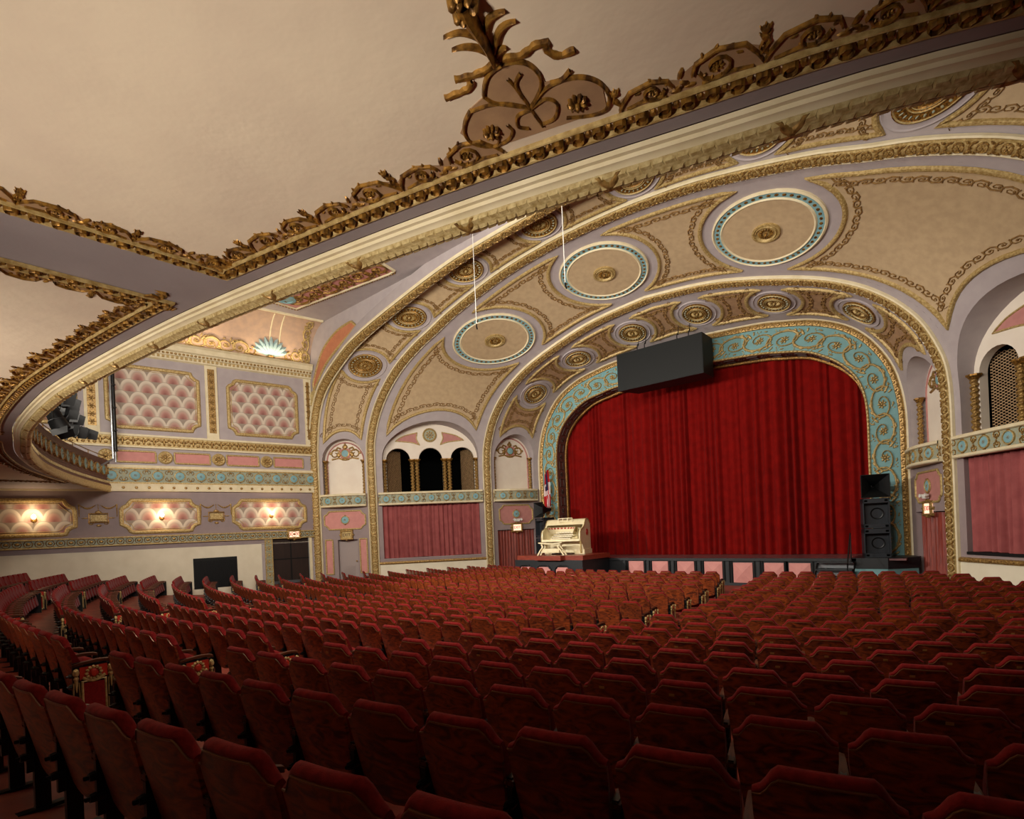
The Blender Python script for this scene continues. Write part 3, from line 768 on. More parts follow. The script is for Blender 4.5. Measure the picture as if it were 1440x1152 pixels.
        rv = MB(); hole_reveal(rv, M, .45, 2.68, FZ+.01, lambda s: -.02, 0, -.5); v2 = rv.build('doorway_reveal', 'mauve_wall', root, smooth=False)
        v_ = MB(); v_.mbox(M,.3,2.9,FZ,.1,-.6,-.5); v_.build('doorway_back', 'void', root, smooth=False)
        drape('doorway_drape', M, .47, 2.66, -2.72, -.05, 'curtain_rust', 'rust satin curtain in the doorway beside the %s'%('organ console' if sn == 'left' else 'tall black loudspeaker stack'), .17, .05, -.15, 8 if sn == 'left' else 9)
        p = framed_panel(M, .58, 2.54, .28, 1.26, .2, 'rose_panel', root); rosette(M, 1.57, .80, .17, p, .02)
        exit_sign(M, 1.57, .08, 'lit exit sign in gilt frame over the rust doorway curtain near the %s'%('organ' if sn == 'left' else 'tall loudspeaker stack'), True, sn)
        emergency_light(offM(M,.05), 1.57, .47, 'white twin-head emergency light on rose panel near the %s'%('organ' if sn == 'left' else 'tall loudspeaker stack'))
    else:
        strip_wall(lo, M, L, FZ, ZB, [(.83,1.81,FZ+.01,lambda s: -.16)]); lo.build('lower_wall', 'mauve_wall', root, smooth=False)
        rv = MB(); hole_reveal(rv, M, .83, 1.81, FZ+.01, lambda s: -.16, 0, -.25); rv.build('doorway_reveal', 'mauve_wall', root, smooth=False)
        p = framed_panel(M, .40, 2.42, .36, 1.26, .2, 'pink', root); rosette(M, 1.40, .82, .17, p, .02)
        for (s0, s1) in ((.37,.72),(2.06,2.41)): framed_panel(M, s0, s1, -1.85, -.15, 0, 'pink', root)
        if sn == 'left':
            d = MB(); d.mbox(M,.83,1.81,FZ,-.16,-.25,-.20); dr = d.build('door_2', 'grey_door', None, smooth=False); tag(dr, 'grey flush door with louvre under the framed exit sign', 'door', kind='structure')
            g = MB()
            for i in range(7): g.mbox(M,1.05,1.6,-1.95+i*.07,-1.91+i*.07,-.2,-.175)
            g.build('louvre', 'grey_door', dr, smooth=False)
            g = MB(); g.disc(M, .95, -1.25, [(.03,-.2),(.04,-.14),(.02,-.12)], 10); g.build('door_knob', 'brass_plate', dr)
            exit_sign(M, 1.35, .07, 'unlit exit sign in gilt frame over the grey louvred door', False, sn)
    return root
for sn in ('left','right'):
    for k in (1,2,3): bay(k, sn)
# ------------------------------------------------------------------ long side walls
def local_panel(name, M, u0, u1, v0, v1, notch, m, parent, sgn):
    """flat panel with its own local x,y so the printed pattern follows the wall"""
    O = Vector(M(u0,v0,.012)); X = (Vector(M(u1,v0,.012))-O).normalized(); Y = Vector((0,0,1)); Z = X.cross(Y)
    pts = rect_notch(0,u1-u0,0,v1-v0,notch)
    mb = MB(); mb.prism(lambda u,v,h=0: (u,v,h), pts, -.01, .0); o = mb.build(name, m, parent, smooth=False)
    o.matrix_local = Matrix(((X.x,Y.x,Z.x,O.x),(X.y,Y.y,Z.y,O.y),(X.z,Y.z,Z.z,O.z),(0,0,0,1)))
    g = MB(); lo = rect_notch(u0,u1,v0,v1,notch)
    g.ribbon(M, resample(lo+[lo[0]],.15)[:-1], .17, .07, True, .01); bead_row(g, lambda u,v,h=0: M(u,v,h+.06), lo+[lo[0]], .14, .05, .035, .03)
    g.ribbon(M, resample([(a,b) for a,b in rect_notch(u0+.12,u1-.12,v0+.12,v1-.12,notch)]+[rect_notch(u0+.12,u1-.12,v0+.12,v1-.12,notch)[0]],.2)[:-1], .03, .03, True, .01)
    f = g.build(name.replace('panel','frame'), 'gold_pale', parent); return o
def sconce(M, u, v, label):
    t = thing('wall_sconce', label, 'wall lamp', M(u,v-.25,.06), group='sconces on the damask panels'); off = Vector(t.location); mo = lambda a,b,h=0.0: Vector(M(a,b,h))-off
    b = MB(); b.disc(mo,u,v-.1,[(.10,0),(.10,.03),(.05,.06),(.01,.06)],12); b.build('backplate','gold_dark',t)
    b = MB(); b.tube([mo(u,v-.1,.03),mo(u,v-.2,.12),mo(u,v-.12,.2)], .015, 6); b.build('arm','gold_dark',t)
    b = MB()
    b.lathe([(.001,-.09),(.05,-.07),(.075,0),(.05,.07),(.001,.1)],10,tuple(mo(u,v+.02,.2))); b.build('glass_bulb','bulb',t)
    p = Vector(M(u,v+.05,.32)); lamp('sconce_light','POINT',p,26,(1,.72,.45),size=.12)
def swag(M, u, v, parent, pale):
    mb = MB()
    for s in (-1,1):
        mb.ribbon(M, [(u+s*(.08+.5*t/6), v+.52-.14*math.sin(PI*t/6)) for t in range(7)], [.03+.05*math.sin(PI*t/6) for t in range(7)], .05)
        mb.ribbon(M, [(u+s*.6, v+.55-.5*t/5) for t in range(6)], [.07-.008*t for t in range(6)], .04)
        mb.lump(M, u+s*.42, v, .14, .03, .04, 6); mb.ribbon(M, spiral(u+s*.22, v-.18, .13, .03, PI/2, .8, -s, 8), .05, .04)
    mb.ribbon(M, [(u,v+.55),(u,v+.2)], .03, .03); mb.lump(M,u,v+.22,.12,.08,.08,8); mb.lump(M,u,v-.3,.1,.06,.06,6)
    mb.ribbon(M, [(u-.3,v-.17),(u+.3,v-.17),(u+.3,v+.17),(u-.3,v+.17)], .08, .07, True)
    c = mb.build('swag_cartouche', 'gold', parent); b = MB(); b.prism(M,[(u-.26,v-.13),(u+.26,v-.13),(u+.26,v+.13),(u-.26,v+.13)],0,.03); b.build('cartouche_field','gold_pale',c,smooth=False)
def long_wall(sn):
    M = plane(sn,'C','D'); L = 22.0 if sn == 'left' else 20.0
    root = thing('wall_%s'%sn, 'mauve side wall with gilt bands and damask panels', 'wall', kind='structure')
    mb = MB(); dh = [(.43,2.12,-2.9,lambda s: .02)] if sn == 'left' else []
    strip_wall(mb, M, L, -3.2, 10.4, dh); mb.build('wall_face', 'lavender', root, smooth=False)
    if sn == 'right': return root
    mm = MB(); mm.mbox(M,0,.0001,0,.0001,0,.001)
    # lower mauve zone
    z = MB(); strip_wall(z, offM(M,.006), L, -.2, 2.22, [(.43,2.12,-.21,lambda s: .02)]); z.build('lower_wall_zone', 'mauve_wall', root, smooth=False)
    w_ = MB(); strip_wall(w_, offM(M,.02), L, -3.2, -.17, [(0,2.62,-3.21,lambda s: -.16)]); w_.build('dado', 'white_wall', root, smooth=False)
    def band(z0, z1, h, name, m, s0=0.0, s1=L):
        b = MB(); b.mbox(M,s0,s1,z0,z1,0,h); return b.build(name,m,root,smooth=False)
    # cream band with gilt studs
    b = band(2.24,2.56,.10,'cream_band','cream'); st = MB()
    for i in range(int(L/.44)): st.lump(offM(M,.10), .3+i*.44, 2.39, .06, .06, .05, 8)
    stuff(st.build('gilt_stud','gold',b))
    # turquoise rosette band
    b = band(2.56,3.20,.07,'turquoise_frieze','blue_grey'); p = .79; mo = offM(M,.07)
    r_ = MB()
    for i in range(11):
        u = .25+i*p; rosette(M, u, 2.89, .17, b, .07)
        for sv in (-1,1):
            r_.lump(mo,u+p*.5,2.89+sv*.2,.05,.05,.05,6); r_.ribbon(mo,spiral(u+p*.42,2.89+sv*.12,.12,.04,0,.8,sv,8),.03,.03); r_.ribbon(mo,spiral(u+p*.58,2.89+sv*.12,.12,.04,PI,.8,-sv,8),.03,.03)
    r_.build('frieze_scrollwork','gold',b)
    f_ = MB()
    for zz in (2.58,3.18): f_.mbox(M,0,L,zz-.03,zz+.03,0,.11)
    f_.build('frieze_fillet','gold_pale',b,smooth=False)
    band(3.20,3.32,.09,'cream_fillet','cream')
    # rose tablets and round rosettes
    for i in range(4):
        s0 = .55+i*2.02; framed_panel(M, s0, s0+1.35, 3.45, 3.90, 0, 'pink', root, 'rose_tablet')
        c = s0+1.35+.335; d = MB(); d.disc(M,c,3.68,[(.27,0),(.27,.06),(.22,.09),(.1,.07),(.01,.07)],24); fl = d.build('round_rosette','gold_pale',root)
        d = MB(); d.flower(offM(M,.05),c,3.68,.22,.09,8); d.build('rosette_flower','gold',fl)
    # gilt acanthus band
    band(4.05,4.12,.08,'cream_fillet','cream'); band(4.52,4.60,.08,'cream_fillet','cream'); b = band(4.12,4.52,.05,'gilt_frieze','gold_pale')
    a = MB(); mo = offM(M,.05)
    for i in range(int(L/.36)):
        u = .18+i*.36; a.lump(mo,u,4.32,.05,.17,.10,6); a.lump(mo,u+.12,4.38,.12,.05,.07,6,.7); a.lump(mo,u-.12,4.38,.12,.05,.07,6,-.7); a.lump(mo,u+.18,4.22,.07,.06,.08,6)
    stuff(a.build('acanthus_relief','gold',b))
    # pilaster strips
    for s0 in (4.19,.03,8.45):
        w2 = .48 if s0 > .1 else .34
        b = MB(); b.mbox(M,s0,s0+w2,4.60,7.85,0,.06); pb = b.build('pilaster','cream',root,smooth=False)
        b = MB(); b.mbox(M,s0+.1,s0+w2-.1,4.85,7.7,.06,.08)
        for i in range(9): b.flower(offM(M,.08), s0+w2/2, 5.0+i*.31, .12, .06, 6)
        b.build('pilaster_relief','gold',pb)
    local_panel('damask_panel', M, .75, 3.75, 4.90, 7.35, .28, 'scallop', root, 1)
    local_panel('damask_panel', M, 4.95, 8.20, 4.88, 7.40, .28, 'scallop', root, 1)
    local_panel('damask_panel', M, 9.2, 12.6, 4.88, 7.40, .28, 'scallop', root, 1)
    # cornice
    b = MB(); b.grid([[M(s,zz,h) for zz, h in ((7.85,0),(7.9,.10),(8.05,.12),(8.08,.2),(8.2,.24),(8.24,.34),(8.42,.40),(8.5,.50),(8.5,.0))] for s in (0,L)]); cn = b.build('trim_4','cream',None,smooth=False); tag(cn,'cream cornice with gilt dentils under the lit cove','trim',kind='structure')
    b = MB()
    for i in range(int(L/.17)): b.mbox(M,.05+i*.17,.14+i*.17,7.95,8.05,.11,.17)
    stuff(b.build('dentil','gold_pale',cn,smooth=False))
    b = MB(); bead_row(b, offM(M,.22), [(0,8.14),(L,8.14)], .15,.06,.05,.05); stuff(b.build('gilt_bead','gold',cn))
    # lower damask panels, swags, sconces
    for i, (s0, s1) in enumerate(((.54,3.74),(5.12,7.88),(9.35,12.6))):
        local_panel('lower_damask_panel', M, s0, s1, .55, 1.86, .30, 'scallop', root, 1)
    swag(M, 4.44, 1.16, root, 0); swag(M, 8.62, 1.16, root, 0)
    # turquoise guilloche band
    b = band(.06,.38,.05,'guilloche_band','blue_grey',0,L); g = MB(); mo = offM(M,.05); f_ = MB()
    for i in range(int(L/.31)):
        u = .2+i*.31; g.lump(mo,u,.22,.075,.06,.05,8); f_.ribbon(mo,spiral(u,.22,.13,.13,0,1,1,8),.03,.03)
    stuff(g.build('guilloche_boss','gold',b)); stuff(f_.build('guilloche_ring','gold_dark',b))
    f_ = MB()
    for zz in (.06,.37): f_.mbox(M,0,L,zz-.025,zz+.025,0,.09)
    f_.build('band_fillet','gold_pale',b,smooth=False)
    # vertical guilloche at the door
    b = MB(); b.mbox(M,2.16,2.46,-2.6,.06,0,.05); vb = b.build('guilloche_upright','blue_grey',root,smooth=False)
    g = MB()
    for i in range(8): g.lump(offM(M,.05),2.31,-.1-i*.31,.06,.075,.05,8); g.ribbon(offM(M,.05),spiral(2.31,-.1-i*.31,.12,.12,0,1,1,8),.03,.03)
    for uu in (2.16,2.46): g.mbox(M,uu-.02,uu+.02,-2.6,.06,0,.08)
    g.build('upright_relief','gold_pale',vb)
    # vent in the dado
    b = MB(); b.mbox(M,3.68,5.42,-2.02,-.68,.02,.035); vt = b.build('ventilation_grille','black',root,smooth=False)
    b = MB()
    for i in range(34): b.mbox(M,3.72+i*.05,3.735+i*.05,-2.0,-.8,.035,.06)
    stuff(b.build('grille_bar','black_iron',vt,smooth=False))
    # door
    d = MB(); d.mbox(M,.43,2.12,-2.0,.02,-.16,-.10); dr = d.build('door_1','dark_door',None,smooth=False); tag(dr,'dark panelled double door under the exit sign in the side wall','door',kind='structure')
    d = MB(); d.mbox(M,1.25,1.30,-2.0,.02,-.10,-.07); d.mbox(M,.43,2.12,-.98,-.93,-.10,-.08); d.build('door_rail','black',dr,smooth=False)
    d = MB(); d.mbox(M,.30,.43,-2.2,.06,0,.05); d.build('door_jamb','cream',root,smooth=False)
    d = MB(); d.mbox(M,.40,2.15,-2.12,-1.99,-.2,.04); d.build('door_sill','steel',root,smooth=False)
    d = MB(); d.mbox(M,.43,2.12,-3.1,-2.1,-.16,-.02); d.build('door_base','carpet',root,smooth=False)
    exit_sign(M, 1.13, .22, 'lit exit sign in gilt frame over the dark double door', True, 'left')
    for i, u in enumerate((2.13,6.50,10.55)):
        sconce(M, u, 1.22, ['lit wall lamp on the damask panel above the dark double door','lit wall lamp on the damask panel above the black vent','lit wall lamp on the shaded damask panel under the balcony'][i])
    return root
long_wall('left'); long_wall('right')
# ------------------------------------------------------------------ main ceiling, cove and spandrel
CZ = 10.35
ML_ = plane('left','C','D')
mb = MB()
cv = [(.0,8.5),(.05,8.9),(.22,9.4),(.5,9.85),(.85,10.15),(1.2,10.3),(1.5,CZ)]
for sn in ('left','right'):
    M = plane(sn,'C','D'); mb.grid([[M(s,z,h) for h, z in cv] for s in (-.2,5,10,22)])
mb.build('cove','tan_rose',ceiling)
mb = MB(); mb.grid([[(x,y,CZ) for x in (-20,-10,0,10,20)] for y in (-9.0,-16,-24,-32)]); mb.build('flat_ceiling','lavender',ceiling,smooth=False)
# spandrel over rib C
mb = MB(); rows = []
for i in range(61):
    t = 2*i/60-1; x, z = cC.at(1-abs(t)); rows.append([(math.copysign(x,t),-9.22,z+.05),(math.copysign(x,t),-9.22,CZ+.02)])
for sg in (-1,1): mb.add([(sg*15.1,-9.22,2.1),(sg*15.8,-9.22,2.1),(sg*15.8,-9.22,CZ),(sg*15.1,-9.22,CZ)],[(0,1,2,3)])
mb.grid(rows); mb.build('spandrel','lavender',ceiling,smooth=False)
def MSp(u, v, h=0.0): return Vector((u,-9.23-h,v))
for sg in (-1,1):
    o = cat_rom([(sg*14.75,7.25),(sg*13.6,8.25),(sg*12.2,8.9),(sg*10.9,9.35)],5)
    o2 = [(x, z+.0) for x, z in o]+cat_rom([(sg*11.3,9.7),(sg*12.6,9.55),(sg*13.9,8.9),(sg*14.8,7.6)],5)
    d = MB(); d.prism(MSp,o2,0,.02); p = d.build('spandrel_panel','terracotta',ceiling,smooth=False)
    d = MB(); d.ribbon(MSp,resample(o2+[o2[0]],.15)[:-1],.12,.06,True,.01); d.build('panel_border','gold_pale',p)
    d = MB(); d.disc(MSp,sg*14.75,6.85,[(.42,0),(.42,.05),(.36,.08),(.3,.04),(.24,.08),(.16,.05),(.01,.07)],24); d.build('spandrel_medallion','ochre_cream',ceiling)
# cream line where the cove meets the flat ceiling
mb = MB(); mb.grid([[ML_(s,z,h) for h, z in ((1.42,CZ-.0),(1.45,CZ-.07),(1.55,CZ-.07),(1.58,CZ))] for s in (-.2,12)]); mb.build('cove_fillet','cream',ceiling,smooth=False)
# cove decoration: blue shells and gilt scrollwork
def MC(u, v, h=0.0):
    L_ = 2.6; t = min(max(v/L_,0),1)*(len(cv)-1); j = min(int(t),len(cv)-2); k = t-j
    a, b = cv[j], cv[j+1]; hh = a[0]+(b[0]-a[0])*k; z = a[1]+(b[1]-a[1])*k
    dx, dz = b[0]-a[0], b[1]-a[1]; l = math.hypot(dx,dz); nx, nz = dz/l, -dx/l
    return Vector(ML_(u, z+nz*h, hh+nx*h))
def shell(u, parent):
    mb = MB(); n = 9
    for i in range(n):
        a = PI*(.08+.84*(i+.5)/n); mb.lump(MC, u+.34*math.cos(a)*1.35, .28+.34*math.sin(a), .42, .115, .16, 8, math.atan2(math.sin(a),1.35*math.cos(a)))
    o = mb.build('cove_shell','shell_blue',parent)
    g = MB(); g.ribbon(MC,[(u-.75,.22),(u-.3,.12),(u+.3,.12),(u+.75,.22)],.14,.1); g.lump(MC,u,.2,.2,.12,.2,8)
    for s in (-1,1): g.ribbon(MC,spiral(u+s*.85,.35,.22,.05,PI/2,1.1,s,10),.08,.08)
    g.build('shell_scroll','gold',o)
shell(1.85, ceiling); shell(7.9, ceiling)
mb = MB()
for (u0, u1) in ((2.9,7.0),(8.9,12.0)): rinceau(mb, MC, u0, u1, .42, .26, .62, .10, .09)
rinceau(mb, MC, .1, .9, .42, .26, .4, .10, .09)
rinceau(mb, lambda u,v,h=0: MC(.28+v,u,h), .2, 2.2, 0, .16, .5, .08, .08)
mb.build('cove_scrollwork','gold_pale',ceiling)
mb = MB()
for du in (-.22,.22): mb.ribbon(MC,[(1.7+du,.75+.2*i) for i in range(9)],.06,.02)
mb.build('cove_strip','cream',ceiling)
# rosette panel on the flat ceiling
def MF(u, v, h=0.0): return Vector((u,v,CZ-h))
o = [(-13.05,-10.9),(-7.2,-9.85),(-6.2,-14.5),(-12.9,-15.5)]
d = MB(); d.prism(MF,o,0,.02); p = d.build('ceiling_panel','pink',ceiling,smooth=False)
d = MB(); d.ribbon(MF,resample(o+[o[0]],.4)[:-1],.12,.07,True); d.build('panel_border','cream',p)
d = MB(); bead_row(d,MF,[(a*1.012,b*.992) for a,b in o+[o[0]]],.14,.05,.05,.06); stuff(d.build('panel_bead','gold_dark',p))
d = MB()
for k in range(4): rinceau(d, lambda u,v,h=0,k=k: MF(-12.5+u,-11.35-k*1.05+u*.17+v,h+.02), 0, 5.4, 0, .42, .9, .12, .08)
d.build('panel_scrollwork','gold_dark',p)
d = MB(); d.disc(MF,-12.35,-11.75,[(.42,0),(.42,.1),(.3,.12),(.28,.08),(.01,.08)],20); d.build('panel_boss','blue',p)
# cove lamps on the cornice
for u in (1.8,5.0,8.2):
    q = Vector(ML_(u,8.6,.34)); l = lamp('cove_light','AREA',q,26,(1,.80,.52),tuple(ML_(u,10.2,.7)),2.6,.12)
# ------------------------------------------------------------------ floor and stage
mb = MB(); rows = []
for j in range(31):
    y = -32+ (30.6)*j/30; rows.append([(x, y, floor_z(x,y)) for x in [-20+40*i/40 for i in range(41)]])
mb.grid(rows); fl = mb.build('floor','carpet'); tag(fl,'raked rust red auditorium floor under the seats','floor',kind='structure')
stage = thing('stage','raised stage with dark front and mauve floor boards','stage',(0,0,0),kind='structure')
mb = MB(); mb.box(-8.0,8.0,-1.5,2.2,STAGE-.06,STAGE); mb.build('stage_floor','stage_floor',stage,smooth=False)
mb = MB(); mb.box(-8.6,6.5,-1.46,-1.40,-2.75,STAGE-.06); mb.build('stage_fascia','stage_black',stage,smooth=False)
mb = MB(); mb.box(-8.0,6.6,-1.53,-1.44,STAGE-.10,STAGE+.005); mb.build('stage_nosing','stage_black',stage,smooth=False)
for i, x in enumerate((-2.12,-.98,.16,1.31,2.46,3.61,4.47)):
    mb = MB(); w2 = .72; z1 = STAGE-.13-(.0 if i < 4 else .04); z0 = z1-.78
    mb.add([(x,-1.50,z0),(x+w2,-1.50,z0),(x+w2,-1.50,z1),(x,-1.50,z1),(x+w2/2,-1.58,.5*(z0+z1)),(x,-1.44,z0),(x+w2,-1.44,z0),(x+w2,-1.44,z1),(x,-1.44,z1)],[(0,1,4),(1,2,4),(2,3,4),(3,0,4),(0,1,6,5),(1,2,7,6),(2,3,8,7),(3,0,5,8)])
    pn = mb.build('pyramid_panel','pink',stage,smooth=False)
    for xx in (x-.17,x-.09,x+w2+.05):
        b = MB(); b.box(xx,xx+.04,-1.52,-1.45,z0,z1+.05); b.build('panel_post','black_iron',stage,smooth=False)
# steps and podium at the right end of the stage
st = thing('stage_steps','black open treads climbing to the stage beside the pink panels','steps',(6.0,-1.9,floor_z(6,-1.9)))
for i in range(4):
    b = MB(); b.box(-.55,.55,.38-.28*i-.30,.38-.28*i,.98-.24*i-.04,.98-.24*i); b.build('tread','stage_black',st,smooth=False)
    b = MB(); b.box(-.55,.55,.38-.28*i-.03,.38-.28*i-.01,.74-.24*i,.98-.24*i-.04); b.build('riser_edge','steel',st,smooth=False)
for s in (-.57,.57):
    b = MB(); b.tube([(s,-.75,0),(s,.35,.95)],.03,6); b.build('stringer','black_iron',st)
b = MB(); b.tube([(.5,-.62,0),(.5,-.62,.95),(.5,.1,1.95),(.5,.1,.98)],.022,8); b.build('handrail','black_iron',st)
pd = thing('speaker_podium','turquoise block with black top carrying the tall loudspeaker stack','podium',(7.35,-.75,floor_z(7.3,-.75)),kind='structure')
zt = STAGE+.02-pd.location.z
oc = [(-.85,-.75),(.15,-.75),(.92,-.05),(.92,.7),(-.85,.7)]
b = MB(); b.prism(lambda u,v,h=0: (u,v,h), oc, -.2, zt-.34); b.build('podium_body','teal',pd,smooth=False)
b = MB(); b.prism(lambda u,v,h=0: (u,v,h), [(x*1.04,y*1.04) for x,y in oc], zt-.36, zt); b.build('podium_top','stage_black',pd,smooth=False)
# ------------------------------------------------------------------ stage curtain
def stage_curtain():
    rnd = random.Random(4); x0, x1, z0, z1 = -7.15, 7.15, STAGE+.01, 7.1; nz = 8
    xs = []; x = x0; edges = [x0]
    while x < x1: x += rnd.choice((.2,.26,.32,.4,.5)); edges.append(x)
    cols = []
    for a, b in zip(edges, edges[1:]):
        d = rnd.uniform(.08,.26)
        for k in range(10): cols.append((a+(b-a)*k/10, d*(.5-.5*math.cos(2*PI*k/10))**.8+rnd.uniform(0,.004)))
    rows = []
    for j in range(nz+1):
        t = j/nz; z = z0+(z1-z0)*t
        rows.append([(xx, 1.05-dd*(1-.45*t)+.05*math.sin(xx*1.3+t*1.2)+.03*math.sin(xx*3.1), z+(.015*math.sin(xx*5) if j == 0 else 0)) for xx, dd in cols])
    mb = MB(); mb.grid(rows); o = mb.build('stage_curtain','curtain_red'); tag(o,'full width red velvet curtain closing the stage','curtain')
    h = MB(); h.grid([[(xx,1.035-dd+.05*math.sin(xx*1.3+k*.03)+.03*math.sin(xx*3.1),z0+k*.2) for xx, dd in cols] for k in (0,1)]); h.build('hem','curtain_red',o)
stage_curtain()
# ------------------------------------------------------------------ balcony
BE = cat_rom([(19.5,-13.6),(16.5,-15.6),(13.2,-17.6),(10.07,-19.28),(8.46,-19.88),(6.49,-20.44),(3.79,-20.98),(.79,-21.33),(-1.0,-21.42),(-3.3,-21.38),(-5.0,-21.2),(-7.5,-20.85),(-10.5,-20.08),(-13.8,-18.72),(-17.0,-16.95),(-19.5,-15.0)], 6)
BD = [0]
for a, b in zip(BE, BE[1:]): BD.append(BD[-1]+math.dist(a,b))
def bal(u, d):
    """point d metres behind the balcony front at arc length u"""
    t = min(max(u,0),BD[-1]-1e-6); lo, hi = 0, len(BD)-2
    while lo < hi:
        m = (lo+hi+1)//2
        if BD[m] <= t: lo = m
        else: hi = m-1
    a, b = BE[lo], BE[lo+1]; k = (t-BD[lo])/(BD[lo+1]-BD[lo]); l = math.dist(a,b)
    nx, ny = -(b[1]-a[1])/l, (b[0]-a[0])/l
    # blend the normal for smoothness
    a2, b2 = BE[max(lo-1,0)], BE[min(lo+2,len(BE)-1)]; l2 = math.dist(a2,b2); nx, ny = -(b2[1]-a2[1])/l2, (b2[0]-a2[0])/l2
    return a[0]+(b[0]-a[0])*k+nx*d, a[1]+(b[1]-a[1])*k+ny*d
SZ = 2.30
balc = thing('balcony','curved balcony with panelled plaster soffit and cream leaf moulding overhead','balcony',kind='structure')
def bM(u, v, h=0.0): x, y = bal(u,v); return Vector((x,y,SZ-h))
UB = [BD[-1]*i/140 for i in range(141)]
def sgn_test():
    x, y = bal(BD[-1]*.5, 1.0); x0, y0 = bal(BD[-1]*.5, 0); return y < y0
DS = 1 if sgn_test() else -1
def bp(u, d, z): x, y = bal(u, DS*d); return Vector((x,y,z))
mb = MB(); mb.grid([[bp(u,.30,SZ)]+[Vector((bp(u,.3,0).x,bp(u,.3,0).y+(-31-bp(u,.3,0).y)*k/8,SZ)) for k in range(1,9)] for u in UB]); mb.build('soffit','soffit_grey',balc,smooth=False)
pr = [(.29,2.30),(.28,2.275),(.25,2.275),(.24,2.255),(.21,2.255),(.19,2.24)]
mb = MB(); mb.grid([[bp(u,d,z) for d, z in pr] for u in UB]); mb.build('moulding_fillet','cream',balc)
pr = [(.19,2.25),(.17,2.225),(.13,2.205),(.08,2.205),(.04,2.225),(.01,2.27),(.0,2.33),(.0,2.44)]
mb = MB(); mb.grid([[bp(u,d,z) for d, z in pr] for u in UB]); roll = mb.build('leaf_moulding','ochre_cream',balc)
def MRoll(u, v, h=0.0):
    # v -1..1 over the roll from back to front
    a = PI*(.5-.42*v); return bp(u, .10+ (.095+h)*math.cos(a)*1.0, 2.29-(.085+h)*math.sin(a))
lf = MB(); n = int(BD[-1]/.075)
for i in range(n):
    u = (i+.5)*.075
    for v in (-.55,0.0,.55):
        q = MRoll(u,v)
        if (q-EYE).length > 9 and i % 2: continue
        uu = u+(.037 if v == 0 else 0)
        lf.add([MRoll(uu-.035,v-.2,.002),MRoll(uu+.03,v-.24,.002),MRoll(uu+.03,v+.24,.002),MRoll(uu-.035,v+.2,.002),MRoll(uu+.036,v,.016),MRoll(uu-.02,v,.012)],[(0,1,4,5),(5,4,2,3),(1,2,4),(0,5,3)])
stuff(lf.build('leaf_relief','ochre_cream',roll,smooth=False))
tie = MB()
for i in range(int(BD[-1]/1.05)):
    u = (i+.55)*1.05
    for s in (-1,1):
        vv = [-.7+1.4*t/8 for t in range(9)]
        tie.grid([[MRoll(u+s*(.10*v)+d*(1.25-abs(v)), v, hh) for v in vv] for d, hh in ((-.032,.003),(-.012,.016),(.012,.016),(.032,.003))])
tie.build('gilt_tie','gold',roll)
# balcony front
fr = [(.0,2.44),(.02,2.52),(.06,2.52),(.06,2.66),(.12,2.68),(.12,2.78),(.10,2.80),(.10,3.30),(.06,3.34),(.04,3.46),(.30,3.48)]
mb = MB(); mb.grid([[bp(u,d,z) for d, z in fr] for u in UB]); bf = mb.build('balcony_front','brown_reveal',balc)
def MFr(u, v, h=0.0): return bp(u, .10-h, v)
dn = MB(); rs = MB(); bl = MB()
for i in range(int(BD[-1]/.16)):
    u = (i+.5)*.16
    if bp(u,0,0).x > 3: continue
    dn.add([bp(u-.04,.06,2.54),bp(u+.04,.06,2.54),bp(u+.04,.06,2.64),bp(u-.04,.06,2.64),bp(u-.03,.02,2.55),bp(u+.03,.02,2.55),bp(u+.03,.02,2.63),bp(u-.03,.02,2.63)],[(4,5,6,7),(0,1,5,4),(1,2,6,5),(2,3,7,6),(3,0,4,7)])
stuff(dn.build('front_dentil','ochre_cream',bf,smooth=False))
for i in range(int(BD[-1]/.62)):
    u = (i+.5)*.62
    if bp(u,0,0).x > 3: continue
    b = MB(); b.disc(MFr,u,3.05,[(.2,0),(.19,.04),(.15,.05),(.05,.06),(.01,.06)],14); o = b.build('front_rosette','blue',bf)
    b = MB(); b.flower(MFr,u,3.05,.08,.09,6); b.lump(MFr,u+.31,3.05,.05,.2,.06,8); b.ribbon(MFr,spiral(u,3.05,.2,.2,0,1,1,12),.04,.06); b.build('rosette_gilding','gold',o)
rl = MB(); rl.tube([bp(u,.12,3.62) for u in UB if bp(u,0,0).x < 2], .018, 6)
for i in range(0,int(BD[-1]/1.6)):
    if bp(i*1.6,0,0).x < 2: rl.tube([bp(i*1.6,.12,3.46),bp(i*1.6,.12,3.62)],.015,6)
rl.build('brass_rail','brass_rail',bf)
